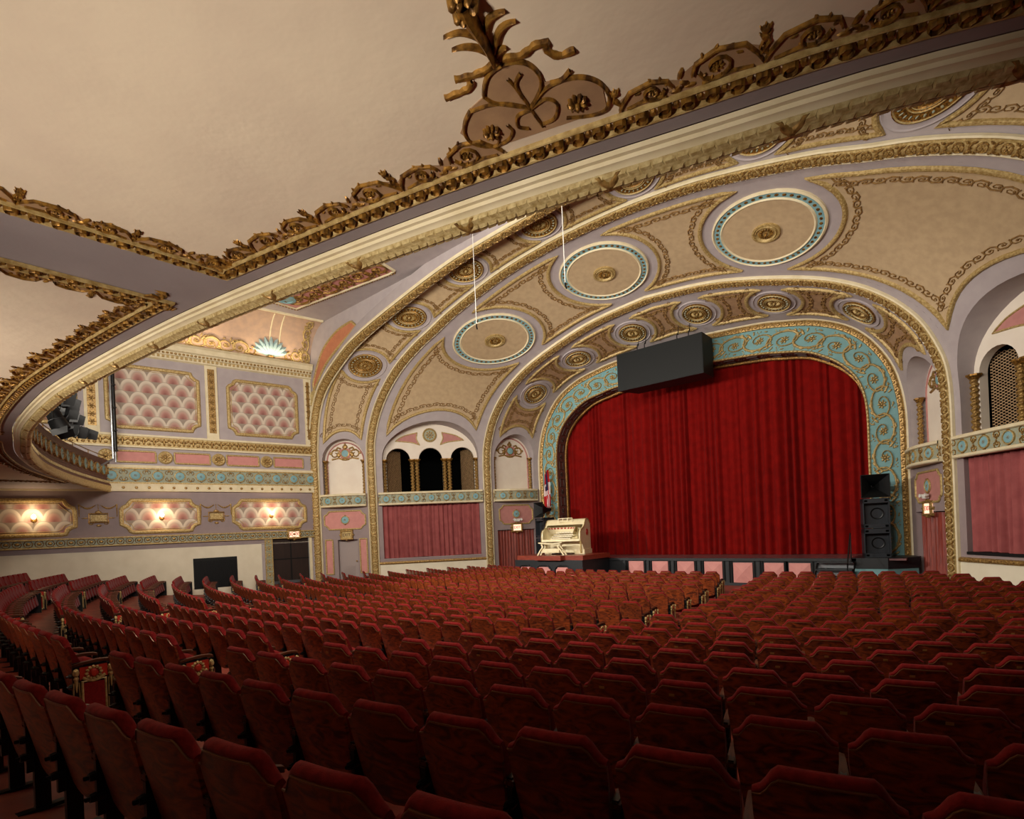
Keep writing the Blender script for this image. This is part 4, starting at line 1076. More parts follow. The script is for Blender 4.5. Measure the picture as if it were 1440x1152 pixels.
# soffit panels with gilt bead borders and scroll crests
def yb(x, off):
    """y of the panel border line: balcony front set back by off"""
    best = None
    for a, b in zip(BE, BE[1:]):
        if (a[0]-x)*(b[0]-x) <= 0 and a[0] != b[0]: best = a[1]+(b[1]-a[1])*(x-a[0])/(b[0]-a[0])
    return best-off
def soffit_panel(x0, x1, yback, seed, m='plaster_beige', skip=None):
    M = lambda u, v, h=0.0: Vector((u,v,SZ-h))
    xs = [x0+(x1-x0)*i/24 for i in range(25)]
    mb = MB(); mb.grid([[M(x, yb(x,.47)+(yback-yb(x,.47))*k/4, .004) for k in range(5)] for x in xs]); root = mb.build('soffit_panel',m,balc,smooth=False)
    frontl = [(x,yb(x,.47)) for x in xs]; L1 = [(x0,yback+(yb(x0,.47)-yback)*i/10) for i in range(11)]; L2 = [(x1,yb(x1,.47)+(yback-yb(x1,.47))*i/10) for i in range(1,11)]
    line = L1+frontl[1:]+L2
    P = resample(line,.05)
    g = MB(); gc = MB()
    def near(p): return (Vector((p[0],p[1],SZ))-EYE).length
    def ofs(P, d):
        r = []
        for i in range(len(P)):
            a, b = P[max(i-1,0)], P[min(i+1,len(P)-1)]; l = math.dist(a,b) or 1; r.append((P[i][0]+(b[1]-a[1])/l*d, P[i][1]-(b[0]-a[0])/l*d))
        return r
    for d, w_ in ((.004,.034),(.118,.028)): g.ribbon(M, ofs(P,d)[::3], w_, .03, False, .002)
    g.build('border_rail','gold_pale',root)
    Q = ofs(P,.062); bead = MB(); R2 = resample(Q,.062)
    for i,(a,b) in enumerate(zip(R2,R2[1:])):
        u, v = (a[0]+b[0])/2,(a[1]+b[1])/2; ro = math.atan2(b[1]-a[1],b[0]-a[0])
        if i % 2: bead.lump(M,u,v,.022,.03,.03,6,ro)
        else:
            bead.lump(M,u,v,.036,.04,.038,8,ro); bead.ribbon(M,spiral(u,v,.035,.035,0,1,1,8),.012,.045)
    stuff(bead.build('bead_band','gold_dark',root))
    # crest: tan ground with wavy edge and scrolls
    D = [0]
    S = ofs(P,.135)
    for x, y in zip(S, S[1:]): D.append(D[-1]+math.dist(x,y))
    def MS(u, v, h=0.0):
        t = min(max(u,0),D[-1]-1e-6); lo, hi = 0, len(D)-2
        while lo < hi:
            m = (lo+hi+1)//2
            if D[m] <= t: lo = m
            else: hi = m-1
        k = (t-D[lo])/max(D[lo+1]-D[lo],1e-9); a, b = S[lo], S[lo+1]; a2, b2 = S[max(lo-2,0)], S[min(lo+3,len(S)-1)]; l = math.dist(a2,b2) or 1
        return Vector((a[0]+(b[0]-a[0])*k+(b2[1]-a2[1])/l*v, a[1]+(b[1]-a[1])*k-(b2[0]-a2[0])/l*v, SZ-h))
    rnd = random.Random(seed); u = .05; ground = MB(); sc = MB(); cells = []
    while u < D[-1]-.2:
        p = rnd.uniform(.28,.40); cells.append((u,min(p,D[-1]-u))); u += p
    for i,(u,p) in enumerate(cells):
        hh = p*(.50 if i % 2 else .42); q_ = MS(u+p*.5, .1)
        if skip and (q_-Vector(skip)).length < .33: continue
        ground.grid([[MS(u+p*t/8, -.02, .006) for t in range(9)],[MS(u+p*t/8, hh*.55+hh*.42*math.sin(PI*t/8), .006) for t in range(9)]])
        s = 1 if i % 2 == 0 else -1; uc = u+p*.5+s*.02; r = hh*.46
        sc.ribbon(MS, [(u+p*(.0 if s > 0 else 1),.02),(u+p*(.5-s*.42),hh*.45),(u+p*(.5-s*.28),hh*.85),(uc,hh*1.0),(u+p*(.5+s*.3),hh*.78),(u+p*(.5+s*.36),hh*.45)], [.012,.018,.024,.026,.022,.016], .02, False, .006)
        sc.ribbon(MS, spiral(uc, hh*.48, r, r*.25, s*.0 if s > 0 else PI, 1.25, -s, 12), [.020-.0009*k for k in range(13)], .018, False, .006)
        sc.flower(MS, uc, hh*.46, r*.42, .024, 8)
        for k in range(5):
            a = PI*(.1+.2*k); sc.lump(MS, uc+r*1.22*math.cos(a), hh*.48+r*1.22*math.sin(a), .022, .009, .018, 6, a+s*.6)
        sc.ribbon(MS, [(u+p*(.5-s*.46),hh*.4),(u+p*(.5-s*.56),hh*.7),(u+p*(.5-s*.5),hh*1.02)], [.014,.011,.013], .016, False, .006)
        sc.lump(MS, u+p*(.5-s*.5), hh*1.08, .026, .022, .03, 6)
        sc.lump(MS, u+p*(.5+s*.46), hh*.28, .035, .016, .022, 6, .5*s); sc.lump(MS, u+p*(.5+s*.4), hh*.15, .04, .015, .02, 6)
        sc.lump(MS, u, hh*.62, .014, .045, .022, 6, s*.4)
        for k in range(4):
            a = PI*(.15+.22*k); sc.lump(MS, uc+r*.78*math.cos(a+PI), hh*.48+r*.78*math.sin(a+PI), .016, .008, .02, 6, a)
        sc.ribbon(MS, [(u+p*.5-s*p*.38,.015),(u+p*.5-s*p*.1,.03),(u+p*.5+s*p*.25,.015)], [.008,.018,.006], .016, False, .006)
        for k in (-1,0,1): sc.lump(MS, u+p*(.5-s*.5)+k*.018, hh*(1.16-.05*abs(k)), .006, .024, .018, 6, -k*.5)
    ground.build('crest_ground','tan_dark',root,smooth=False); sc.build('crest_scrollwork','gold_dark',root)
    return root
p1 = soffit_panel(4.93, 13.6, -29.5, 3, skip=(8.02,-20.82,SZ)); p2 = soffit_panel(-4.6, 4.09, -29.5, 5); soffit_panel(-14.0, -5.5, -29.5, 8)
ORN = {
'arch': [(7.912,-21.133),(7.969,-21.184),(8.031,-21.214),(8.126,-21.205),(8.198,-21.145),(8.212,-21.06),(8.178,-20.983),(8.116,-20.937),(8.053,-20.909)],
'archin': [(7.912,-21.133),(7.922,-21.07),(7.966,-21.005),(8.037,-20.909)],
'l1': [(8.043,-20.896),(8.009,-20.956),(7.962,-21.02),(7.89,-21.073),(7.792,-21.111)],
'l2': [(7.792,-21.111),(7.712,-21.074),(7.646,-21.013),(7.629,-20.928),(7.685,-20.835),(7.791,-20.805),(7.862,-20.841),(7.871,-20.896)],
'r1': [(8.043,-20.896),(8.163,-20.946),(8.272,-20.93),(8.362,-20.868),(8.406,-20.769),(8.392,-20.661),(8.335,-20.603),(8.25,-20.626),(8.144,-20.705)],
'r2': [(8.043,-20.896),(8.139,-20.894),(8.165,-20.824),(8.096,-20.751),(8.022,-20.762)],
'l3': [(8.038,-20.89),(7.959,-20.907),(7.908,-20.847),(7.941,-20.791)],
'stem': [(8.011,-20.748),(8.032,-20.861),(8.056,-20.973),(8.075,-21.082),(8.077,-21.131)],
'st2': [(8.057,-20.994),(8.088,-21.079),(8.148,-21.112)],
'leafa': [(8.112,-21.267),(8.09,-21.351),(8.047,-21.404),(7.994,-21.437)],
'leafb': [(8.131,-21.321),(8.125,-21.403),(8.085,-21.47),(8.014,-21.508)],
'leafc': [(8.13,-21.286),(8.205,-21.343),(8.26,-21.356),(8.31,-21.34)],
'leafd': [(8.173,-21.39),(8.221,-21.424),(8.263,-21.423),(8.306,-21.408)],
'leafe': [(8.125,-21.264),(8.159,-21.276),(8.191,-21.269)],
'rib1': [(8.118,-21.239),(8.019,-21.245),(7.945,-21.271),(7.879,-21.307)],
'rib2': [(7.936,-21.245),(7.887,-21.222),(7.825,-21.239),(7.757,-21.261)],
'rib3': [(8.135,-21.232),(8.214,-21.183),(8.286,-21.182),(8.343,-21.154),(8.32,-21.123),(8.342,-21.057),(8.42,-21.029)],
'whisk': [(8.217,-20.956),(8.274,-20.932),(8.338,-20.95)],}
MSo = lambda u, v, h=0.0: Vector((u,v,SZ-.004-h))
orn = MB()
for k, pts in ORN.items():
    P = cat_rom(pts,4); n = len(P)
    if k.startswith('leaf'): wd = [.004+.03*math.sin(PI*(.18+.82*i/(n-1))) for i in range(n)]
    elif k.startswith('rib'): wd = [.022+.02*abs(math.sin(i*.9)) for i in range(n)]
    else: wd = [.02]*n
    orn.ribbon(MSo, P, wd, .022)
hp = cat_rom([(8.108,-21.263),(8.145,-21.367),(8.166,-21.452),(8.183,-21.521),(8.206,-21.575)],4)
orn.ribbon(MSo, hp, [.02+.075*(i/(len(hp)-1))**1.3 for i in range(len(hp))], .07)
for i in range(9): orn.lump(MSo, 8.2+.045*math.cos(i*2.4), -21.58+.05*math.sin(i*1.7), .028, .026, .08, 7)
orn.flower(MSo,7.77,-20.92,.055,.05,9); orn.flower(MSo,8.249,-20.754,.06,.05,9)
op = orn.build('palmette_crest','gold_dark',p1)
gr = MB(); gr.prism(MSo,[(7.629,-20.83),(7.629,-21.031),(7.791,-21.117),(7.906,-21.127),(7.964,-21.184),(8.059,-21.213),(8.155,-21.184),(8.203,-21.098),(8.203,-20.974),(8.346,-20.887),(8.404,-20.754),(8.337,-20.591)],0,.006); gr.build('crest_ground','tan_dark',p1,smooth=False)
# ------------------------------------------------------------------ theatre seats
TILT = math.tan(math.radians(13))
def back_y(x, z): return -TILT*(z-.32)+.45*x*x
def top_z(x):
    a = abs(x)
    if a < .15: return .838
    if a < .222:
        t = (a-.15)/.072; return .838-.078*(3*t*t-2*t**3)
    return .760-.10*max(0,a-.222)
COLX = [-.245,-.235,-.215,-.195,-.175,-.15,-.08,0,.08,.15,.175,.195,.215,.235,.245]
def bot_z(x): return .275+.9*x*x*1.0
def sx(x, z): return x*(.84+.16*min(1,max(0,(z-.27)/.42)))
def seat_meshes():
    ms = {}
    # wooden shell
    mb = MB(); nz = 5; f, b = [], []
    for x in COLX:
        cf, cb = [], []
        for j in range(nz+1):
            z = bot_z(x)+(top_z(x)-bot_z(x))*j/nz; X = sx(x,z); y = back_y(X,z)
            cf.append((X,y,z)); cb.append((X,y-.02,z))
        f.append(cf); b.append(cb)
    mb.grid(b); mb.grid(f)
    edge = lambda g: [c[-1] for c in g]; mb.grid([edge(b),edge(f)]); mb.grid([[c[0] for c in b],[c[0] for c in f]]); mb.grid([b[0],f[0]]); mb.grid([b[-1],f[-1]])
    ms['backrest'] = (mb,'wood')
    # plush pad with rolled top
    mb = MB(); rows = []
    for x in COLX:
        e = 1-(abs(x)/.245)**6*.55; zt = top_z(x); r = []
        for dy, dz in ((-.010,-.010),(-.018,.010),(-.012,.028),(.004,.038),(.026,.040),(.046,.028),(.058,.004),(.060,-.06),(.054,-.25),(.05,-.44)):
            z = zt+dz*e; X = sx(x,min(z,.8)); r.append((X, back_y(X,zt+min(dz,0))+(dy*e if dy > 0 else dy), z))
        r.append((r[-1][0], back_y(r[-1][0],r[-1][2])+.0, r[-1][2])); rows.append(r)
    mb.grid(rows)
    for r in (rows[0],rows[-1]): mb.add(r,[tuple(range(len(r)))])
    ms['cushion'] = (mb,'plush')
    mb = MB(); mb.grid([[(sx(x,.8), back_y(sx(x,.8),top_z(x))+dy, top_z(x)+dz) for dy, dz in ((-.0205,-.006),(-.0235,-.002),(-.0225,.003),(-.014,.004))] for x in COLX]); ms['edge_trim'] = (mb,'brass_trim')
    # folded seat
    mb = MB(); o = []
    for i in range(16):
        a = 2*PI*i/16; c, s_ = math.cos(a), math.sin(a); o.append((.215*math.copysign(abs(c)**.55,c), .205*math.copysign(abs(s_)**.7,s_)))
    ring_ = lambda k, y: [(u*k, y+.06-(v*k)*.22, .40+v*k) for u, v in o]
    R_ = [ring_(.86,.04),ring_(1,.075),ring_(1,.125),ring_(.86,.165)]
    mb.grid(R_, True); mb.add(R_[0],[tuple(range(16))]); mb.add(R_[-1],[tuple(range(16))]); ms['seat'] = (mb,'plush')
    def std():
        m = MB(); m.box(-.018,.018,-.02,.06,.0,.56); m.box(-.03,.03,-.11,.15,0,.022)
        m.box(-.014,.014,-.055,.03,.26,.60); m.box(-.012,.012,.04,.24,.50,.57)
        for z in (.36,.47): m.lathe([(.001,-.03),(.022,-.03),(.026,-.015),(.026,.03),(.001,.03)],8,(0,-.055,z),'y'); m.lathe([(.012,-.05),(.012,-.03)],6,(0,-.055,z),'y')
        return m
    ms['standard'] = (std(),'black_iron')
    mb = MB(); prof = [(-.06,.575),(.02,.588),(.16,.598),(.26,.590),(.30,.575)]
    mb.grid([[(-.026,y,z-.012),(-.024,y,z+.010),(0,y,z+.016),(.024,y,z+.010),(.026,y,z-.012),(.02,y,z-.022),(-.02,y,z-.022)] for y, z in prof], True)
    for p in (0,-1): mb.add([(-.026,prof[p][0],prof[p][1]-.012),(-.024,prof[p][0],prof[p][1]+.01),(.024,prof[p][0],prof[p][1]+.01),(.026,prof[p][0],prof[p][1]-.012)],[(0,1,2,3)])
    ms['arm_rest'] = (mb,'arm_wood')
    mb = MB(); mb.box(-.045,-.005,-.001,.002,-.010,.010); ms['number_plate'] = (mb,'brass_plate')
    return ms
SM = seat_meshes(); SME = {}
for k, (mb, m) in SM.items():
    o = mb.build(k, m, ang=(75 if k in ('cushion','seat') else 38)); SME[k] = o.data; bpy.data.objects.remove(o)
def end_panel_meshes():
    out = {}
    mb = MB(); mb.box(-.018,.018,-.06,.30,.0,.56); out['end_panel'] = (mb,'black_iron')
    def ME(u, v, h=0.0): return Vector((.018+h, u, v))
    mb = MB(); mb.prism(ME,[(.03,.06),(.21,.06),(.21,.38),(.03,.38)],0,.008); out['panel_inset'] = (mb,'plush')
    mb = MB(); mb.ribbon(ME,[(.02,.05),(.22,.05),(.22,.40),(.02,.40)],.028,.018,True)
    for u in (-.03,.27):
        mb.lump(ME,u,.50,.03,.045,.04,8); mb.lump(ME,u,.44,.026,.03,.03,6); mb.ribbon(ME,[(u,.42),(u,.30)],[.035,.008],.018); mb.ribbon(ME,[(u-.03,.02),(u-.022,.4)],.010,.012); mb.ribbon(ME,[(u+.03,.02),(u+.022,.4)],.010,.012)
    for i in range(12):
        a = 2*PI*i/12; mb.lump(ME,.12+.062*math.cos(a),.475+.062*math.sin(a),.022,.018,.022,6,a)
    mb.ribbon(ME,[(.02,.44),(.07,.405),(.12,.395),(.17,.405),(.22,.44)],.035,.02)
    for i in range(5): mb.lump(ME,.04+i*.04,.025,.018,.012,.015,6)
    out['gilt_relief'] = (mb,'gold_pale')
    mb = MB(); mb.lump(ME,.12,.475,.042,.05,.03,10); mb.prism(ME,[(.0,.42),(.24,.42),(.24,.55),(.0,.55)],0,.004); out['red_boss'] = (mb,'stop_red')
    return out
EPE = {}
for k, (mb, m) in end_panel_meshes().items():
    o = mb.build(k, m); EPE[k] = o.data; bpy.data.objects.remove(o)
# rows on arcs about (0, YC)
YC = 19.5; PITCH = .53
RR = [42.607,41.684,40.792,39.902,39.007]+[39.007-.943*(i-4) for i in range(5,13)]+[31.464-.965*(i-12) for i in range(13,20)]
RR = [r-.12 for r in RR]
XA = [3.75,3.97,4.14,4.34,4.53,4.55,4.78,5.05,5.28,5.38,5.5,5.45,5.3,5.19,5.13,5.06,4.93,4.78,4.69,4.5]   # aisle edge of the outer blocks
def wall_x(y):
    if y < -9.21: return 15.096+(-9.21-y)*.187
    if y < -7.319: return 13.019+(-7.319-y)*1.098
    if y < -2.91: return 9.266+(-2.91-y)*.851
    return 8.1
seats = []
def add_row(i, R, x0, n, blk, sgn=1, lend=False, rend=False):
    """n seats from x0 (edge) outward along the arc; sgn -1 mirrors"""
    th0 = math.asin(x0/R)
    for k in range(n):
        th = th0+(k+.5)*PITCH/R; x, y = R*math.sin(th)*sgn, YC-R*math.cos(th)
        if abs(x) > wall_x(y)-.55: break
        last = (k == n-1) or abs(R*math.sin(th+PITCH/R)) > wall_x(YC-R*math.cos(th+PITCH/R))-.55
        seats.append(dict(row=i, x=x, y=y, z=floor_z(x,y), rz=math.atan2(x, YC-y), blk=blk, e_in=(k == 0), e_out=last, sgn=sgn, k=k))
for i, R in enumerate(RR):
    xa = XA[i]-.115
    # blocks between the inner and outer aisles (both sides)
    nS = 13 if i > 4 else 14
    add_row(i, R, xa, nS, 'near', 1); add_row(i, R, xa, 13, 'far', -1)
    # outer blocks along the side walls
    xo = R*math.sin(math.asin(xa/R)+13*PITCH/R)+.95
    add_row(i, R, xo, 9, 'wall', -1)
    # centre block: symmetric, from -xc to xc
    n = int(2*(xa-.95)/PITCH); half = n*PITCH/2
    for k in range(n):
        th = (-half+(k+.5)*PITCH)/R; x, y = R*math.sin(th), YC-R*math.cos(th)
        seats.append(dict(row=i, x=x, y=y, z=floor_z(x,y), rz=math.atan2(x,YC-y), blk='centre', e_in=(k == n-1), e_out=(k == 0), sgn=1, k=n-1-k))
# a last row behind the first one, only its far end shows
R = RR[0]+.93
for k in range(3):
    th = math.asin(7.05/R)+(k+.5)*PITCH/R; x, y = R*math.sin(th), YC-R*math.cos(th)
    seats.append(dict(row=-1, x=x, y=y, z=floor_z(x,y), rz=math.atan2(x,YC-y), blk='near', e_in=(k == 0), e_out=False, sgn=1, k=k))
vis = []
for s in seats:
    p = project((s['x'],s['y'],s['z']+.8)); q = project((s['x'],s['y'],s['z']+.3))
    if p is None and q is None: continue
    ok = any(t and -90 < t[0] < 1560 and t[1] < 1290 for t in (p,q))
    if not ok: continue
    s['d'] = (p or q)[2]; vis.append(s)
vis.sort(key=lambda s: s['d'])
ORD = ['first','second','third','fourth','fifth','sixth','seventh','eighth','ninth','tenth','eleventh','twelfth','thirteenth','fourteenth','fifteenth','sixteenth','seventeenth','eighteenth','nineteenth','twentieth','twenty-first']
BLK = {'near': 'loudspeaker-side block', 'centre': 'centre block', 'far': 'organ-side block', 'wall': 'damask-wall block'}
def seat_label(s, end):
    return '%s, %s, %s row from the stage, %s from the %saisle' % ('gilt-ended red seat' if end else 'red walnut-backed seat', BLK[s['blk']], ORD[19-s['row']], ORD[s['k']], 'loudspeaker-side ' if s['blk'] == 'centre' else 'centre ')
def seat_parts(s):
    """(name, mesh, local matrix) of one seat; +y local faces the stage"""
    P = [(k, SME[k], Matrix.Identity(4)) for k in ('backrest','cushion','edge_trim','seat')]
    sg = s['sgn']
    ends = []
    # inner end is towards the hall axis for side blocks; centre block: e_in right end, e_out left end
    if s['blk'] == 'centre': le, re = s['e_out'], s['e_in']
    elif sg > 0: le, re = s['e_in'], s['e_out']
    else: le, re = s['e_out'], s['e_in']
    T = Matrix.Translation
    P.append(('standard', SME['standard'], T((-.265,0,0)))); P.append(('arm_rest', SME['arm_rest'], T((-.265,0,0))))
    if re: P.append(('standard', SME['standard'], T((.265,0,0)))); P.append(('arm_rest', SME['arm_rest'], T((.265,0,0))))
    if le:
        for k in EPE: P.append((k, EPE[k], T((-.285,0,0)) @ Matrix.Rotation(PI,4,'Z') @ T((0,-.24,0))))
    if re:
        for k in EPE: P.append((k, EPE[k], T((.285,0,0))))
    if s['row'] >= 3 and (int(s['x']*97)+s['row']*5) % 5 < 2:
        z = .775; P.append(('number_plate', SME['number_plate'], T((-.06,back_y(0,z)-.0225,z)) @ Matrix.Rotation(math.radians(13),4,'X')))
    return P, (le or re)
for s in vis[:300]:
    P, end = seat_parts(s)
    t = thing('theatre_seat', seat_label(s, end), 'seat', (s['x'],s['y'],s['z']), s['rz'], ('aisle end seats, ' if end else 'theatre seats, ')+{'near':'block facing the loudspeaker stack','centre':'centre block','far':'block before the organ','wall':'block along the side wall'}[s['blk']])
    par = {}
    for k, me, mx in P:
        o = bpy.data.objects.new(k, me); col.objects.link(o); o.matrix_local = mx
        o.parent = par.get('end_panel', t) if k in ('panel_inset','gilt_relief','red_boss') else (par['backrest'] if k in ('number_plate','edge_trim') else t)
        if k in ('panel_inset','gilt_relief','red_boss'): o.matrix_local = Matrix.Identity(4)
        par[k] = o
MATL = ['wood','plush','brass_trim','black_iron','arm_wood','brass_plate','gold_pale','stop_red']
mbig = MB()
for s in vis[300:]:
    P, end = seat_parts(s); W_ = Matrix.Translation((s['x'],s['y'],s['z'])) @ Matrix.Rotation(s['rz'],4,'Z')
    for k, me, mx in P:
        mm = W_ @ mx; mbig.cur = MATL.index(me.materials[0].name)
        mbig.add([mm @ v.co for v in me.vertices], [tuple(p.vertices) for p in me.polygons])
o = mbig.build('seat_rows', MATL); tag(o,'distant rows of red plush seats with walnut backs towards the stage','seats',kind='stuff')
# ------------------------------------------------------------------ organ console, bench, lift
lift = thing('organ_lift','black organ lift with pink panels and red-brown platform','platform',(-5.0,-2.7,floor_z(-5,-2.7)))
zt = -1.27-lift.location.z
b = MB(); b.box(-1.9,1.9,-1.05,1.15,-.02,zt-.2); b.build('lift_base','stage_black',lift,smooth=False)
b = MB(); b.prism(lambda u,v,h=0: (u,v,h), [(-1.8,-1.0),(-.6,-1.0),(-.55,-1.25),(.9,-1.25),(.95,-1.0),(1.9,-1.0),(2.0,1.1),(-1.8,1.1)], zt-.2, zt); b.build('lift_platform','platform_wood',lift,smooth=False)
for i, x in enumerate((-1.6,-.55,.5)):
    def MLf(u, v, h=0.0): return Vector((u,-1.05-h,v))
    p = MB(); p.prism(MLf, rect_notch(x,x+.72,.05,.82,.1), 0, .03); pp = p.build('lift_panel','pink',lift,smooth=False)
    p = MB(); p.ribbon(MLf, resample(rect_notch(x-.05,x+.77,.0,.87,.1)+[rect_notch(x-.05,x+.77,.0,.87,.1)[0]],.15)[:-1], .06, .05, True); p.build('panel_frame','black_iron',pp)
    p = MB(); p.flower(offM(MLf,.03), x+.36, .42, .16, .03, 8); p.build('panel_ornament','rose_panel',pp)
oc = thing('organ_console','ivory and gilt theatre organ console with horseshoe stop rail','organ console',(-4.85,-2.45,-1.27),math.radians(10))
def MX(x): return lambda u, v, h=0.0: Vector((x+h,u,v))
side = cat_rom([(-.55,.62),(-.52,.95),(-.42,1.12),(-.2,1.2),(-.05,1.32),(.12,1.55),(.3,1.62),(.48,1.56),(.6,1.42),(.68,1.38)],4)+[(.68,0),(-.15,0),(-.15,.2),(-.3,.45)]
for sg, x0 in ((-1,-.98),(1,.92)):
    b = MB(); b.prism(MX(x0), side, 0, .06); sp = b.build('side_panel','console_ivory',oc,smooth=False)
    b = MB(); b.ribbon(MX(x0+(.06 if sg > 0 else 0)) if sg > 0 else (lambda u,v,h=0: Vector((x0-h,u,v))), side[:37], .05, .03); b.build('gilt_edge','gold_pale',sp)
    f = (lambda u,v,h=0.0: Vector((.98+h,u,v))) if sg > 0 else (lambda u,v,h=0.0: Vector((-.98-h,u,v)))
    b = MB(); b.disc(f,.25,1.0,[(.15,0),(.14,.03),(.09,.03),(.08,.02),(.01,.03)],16,.75); b.flower(f,.25,1.0,.07,.04,6); b.build('side_medallion','stop_red',sp)
    b = MB(); b.box(-.04 if sg < 0 else .0,.0 if sg < 0 else .04,-.18,.72,0,.2); q = b.build('plinth','console_ivory',sp,smooth=False); q.location = (x0+(0 if sg < 0 else .06),0,0)
b = MB(); b.box(-.92,.92,.60,.66,0,1.35); b.build('back_panel','console_ivory',oc,smooth=False)
b = MB(); b.grid([[(x,y,z) for y, z in ((.66,1.36),(.45,1.58),(.3,1.63),(.15,1.58),(-.02,1.36))] for x in (-.92,.92)]); b.build('console_top','console_ivory',oc)
b = MB(); b.box(-.95,.95,-.56,.6,.60,.70); b.build('key_desk','console_ivory',oc,smooth=False)
b = MB(); b.box(-.92,.92,-.12,-.06,.0,.62); b.build('knee_panel','console_ivory',oc,smooth=False)
b = MB(); b.box(-.5,.5,-.5,-.14,.0,.06); b.build('pedal_board','brown_dark',oc,smooth=False)
for i in range(4):
    b = MB(); b.box(-.5,.5,-.52+i*.15,-.38+i*.15,.72+i*.085,.755+i*.085); kb = b.build('keyboard','ivory_key',oc,smooth=False)
    b = MB()
    for j in range(25):
        if j % 7 not in (2,6): b.box(-.48+j*.039,-.465+j*.039,-.47+i*.15,-.38+i*.15,.755+i*.085,.768+i*.085)
    stuff(b.build('black_key','black',kb,smooth=False))
# horseshoe stop rail
def hs(t, r, dz): a = PI*(1.02-1.04*t); return (r*.9*math.cos(a), -.42+r*.75*math.sin(a))
b = MB(); b.grid([[(*hs(i/24,.93,0),.70),(*hs(i/24,.93,0),1.25),(*hs(i/24,.8,0),1.25),(*hs(i/24,.64,0),.95)] for i in range(25)]); hr = b.build('stop_rail','console_ivory',oc)
for i in range(38):
    t = .03+.94*i/37; b = MB(); p1_ = hs(t,.79,0); p2_ = hs(t,.67,0); px, py = hs(min(t+.012,1),.73,0); qx, qy = hs(t-.012,.73,0); dx, dy = (px-qx)*.8, (py-qy)*.8
    for z0, z1 in ((1.22,1.14),(1.08,1.0)):
        k = (1.25-z0)/.3; a_ = (p1_[0]+(p2_[0]-p1_[0])*k*.8, p1_[1]+(p2_[1]-p1_[1])*k*.8); c_ = (a_[0]+(p2_[0]-p1_[0])*.35, a_[1]+(p2_[1]-p1_[1])*.35)
        b.add([(a_[0]-dx,a_[1]-dy,z0+.02),(a_[0]+dx,a_[1]+dy,z0+.02),(c_[0]+dx,c_[1]+dy,z1+.03),(c_[0]-dx,c_[1]-dy,z1+.03)],[(0,1,2,3)])
    b.build('stop_tab',('stop_red','ivory_key','stop_red')[i % 3],hr,smooth=False)
b = MB()
for x in (-.36,-.12,.12,.36): b.box(x-.015,x+.015,.05,.08,1.36,1.66)
for z in (1.36,1.5,1.65): b.box(-.375,.375,.05,.08,z,z+.03)
b.build('music_rack','console_ivory',oc,smooth=False)
b = MB()
for x in (-.99,.99): b.lathe([(.001,0),(.05,0),(.06,.15),(.035,.3),(.05,.55),(.001,.58)],8,(x,-.5,.05))
b.build('turned_leg','gold_pale',oc)
bn = thing('organ_bench','ivory organ bench with curved splayed legs before the console','bench',(-5.0,-3.35,-1.27),math.radians(10))
b = MB(); b.grid([[(x,y,.55+.05*abs(x/.6)**2) for y in (-.18,.18)] for x in [-.6+.1*i for i in range(13)]]); b.grid([[(x,y,.50+.05*abs(x/.6)**2) for y in (-.18,.18)] for x in [-.6+.1*i for i in range(13)]]); b.grid([[(x,-.18,z+.05*abs(x/.6)**2) for z in (.5,.55)] for x in [-.6+.1*i for i in range(13)]]); b.build('bench_seat','console_ivory',bn)
for sg in (-1,1):
    for y in (-.14,.14):
        b = MB(); pts = cat_rom([(sg*.42,.5),(sg*.36,.38),(sg*.5,.2),(sg*.62,.0)],4); b.grid([[(x,y-.03,z),(x+sg*.07,y-.03,z),(x+sg*.07,y+.03,z),(x,y+.03,z)] for x, z in pts], True); b.build('leg','console_ivory',bn)
b = MB(); b.box(-.42,.42,-.12,.12,.12,.3); b.build('stretcher_box','console_ivory',bn,smooth=False)
# ------------------------------------------------------------------ loudspeakers
def cabinet(parent, w_, d_, z0, z1):
    b = MB(); t = .04
    b.box(-w_/2,-w_/2+t,-d_/2,d_/2,z0,z1); b.box(w_/2-t,w_/2,-d_/2,d_/2,z0,z1); b.box(-w_/2,w_/2,-d_/2,d_/2,z0,z0+.14); b.box(-w_/2,w_/2,-d_/2,d_/2,z1-.16,z1); b.box(-w_/2,w_/2,d_/2-t,d_/2,z0,z1); b.box(-w_/2+t,w_/2-t,-d_/2+.25,-d_/2+.28,z0+.14,z1-.16)
    c = b.build('cabinet','cabinet_grey',parent,smooth=False)
    b = MB(); zc = .5*(z0+z1)-.01; b.lathe([(.19,-.02),(.2,.0),(.17,.0),(.06,.08),(.05,.05),(.001,.04)],18,(.05,-d_/2+.24,zc),'y'); b.build('woofer','black_iron',c)
    for x in (-w_/2+.1,w_/2-.1):
        for z in (z0+.07,z1-.08):
            b = MB(); b.box(x-.045,x+.045,-d_/2-.004,-d_/2+.01,z-.035,z+.035); b.build('port','void',c,smooth=False)
def horn(parent, w_, z0, z1, y0):
    b = MB(); zc = .5*(z0+z1)
    def rg(k, y): return [(x*k*w_/2, y, zc+z*k*(z1-z0)/2) for x, z in ((-1,-1),(0,-1),(1,-1),(1,0),(1,1),(0,1),(-1,1),(-1,0))]
    b.grid([rg(.18,y0+.62),rg(.3,y0+.4),rg(.55,y0+.2),rg(1.0,y0),rg(1.0,y0-.02),rg(.95,y0-.02),rg(.5,y0+.2),rg(.14,y0+.55)],True); h = b.build('horn','black',parent)
    b = MB(); b.lathe([(.001,.72),(.1,.72),(.1,.62),(.04,.6)],12,(0,y0,zc),'y'); b.build('driver','black_iron',h)
sp = thing('loudspeaker_stack','tall black loudspeaker stack with flared horn on turquoise podium','loudspeaker',(7.12,-.86,STAGE+.02),math.radians(14))
cabinet(sp,.78,.66,.0,.98); cabinet(sp,.78,.66,1.0,2.02); horn(sp,.84,2.04,2.84,-.34)
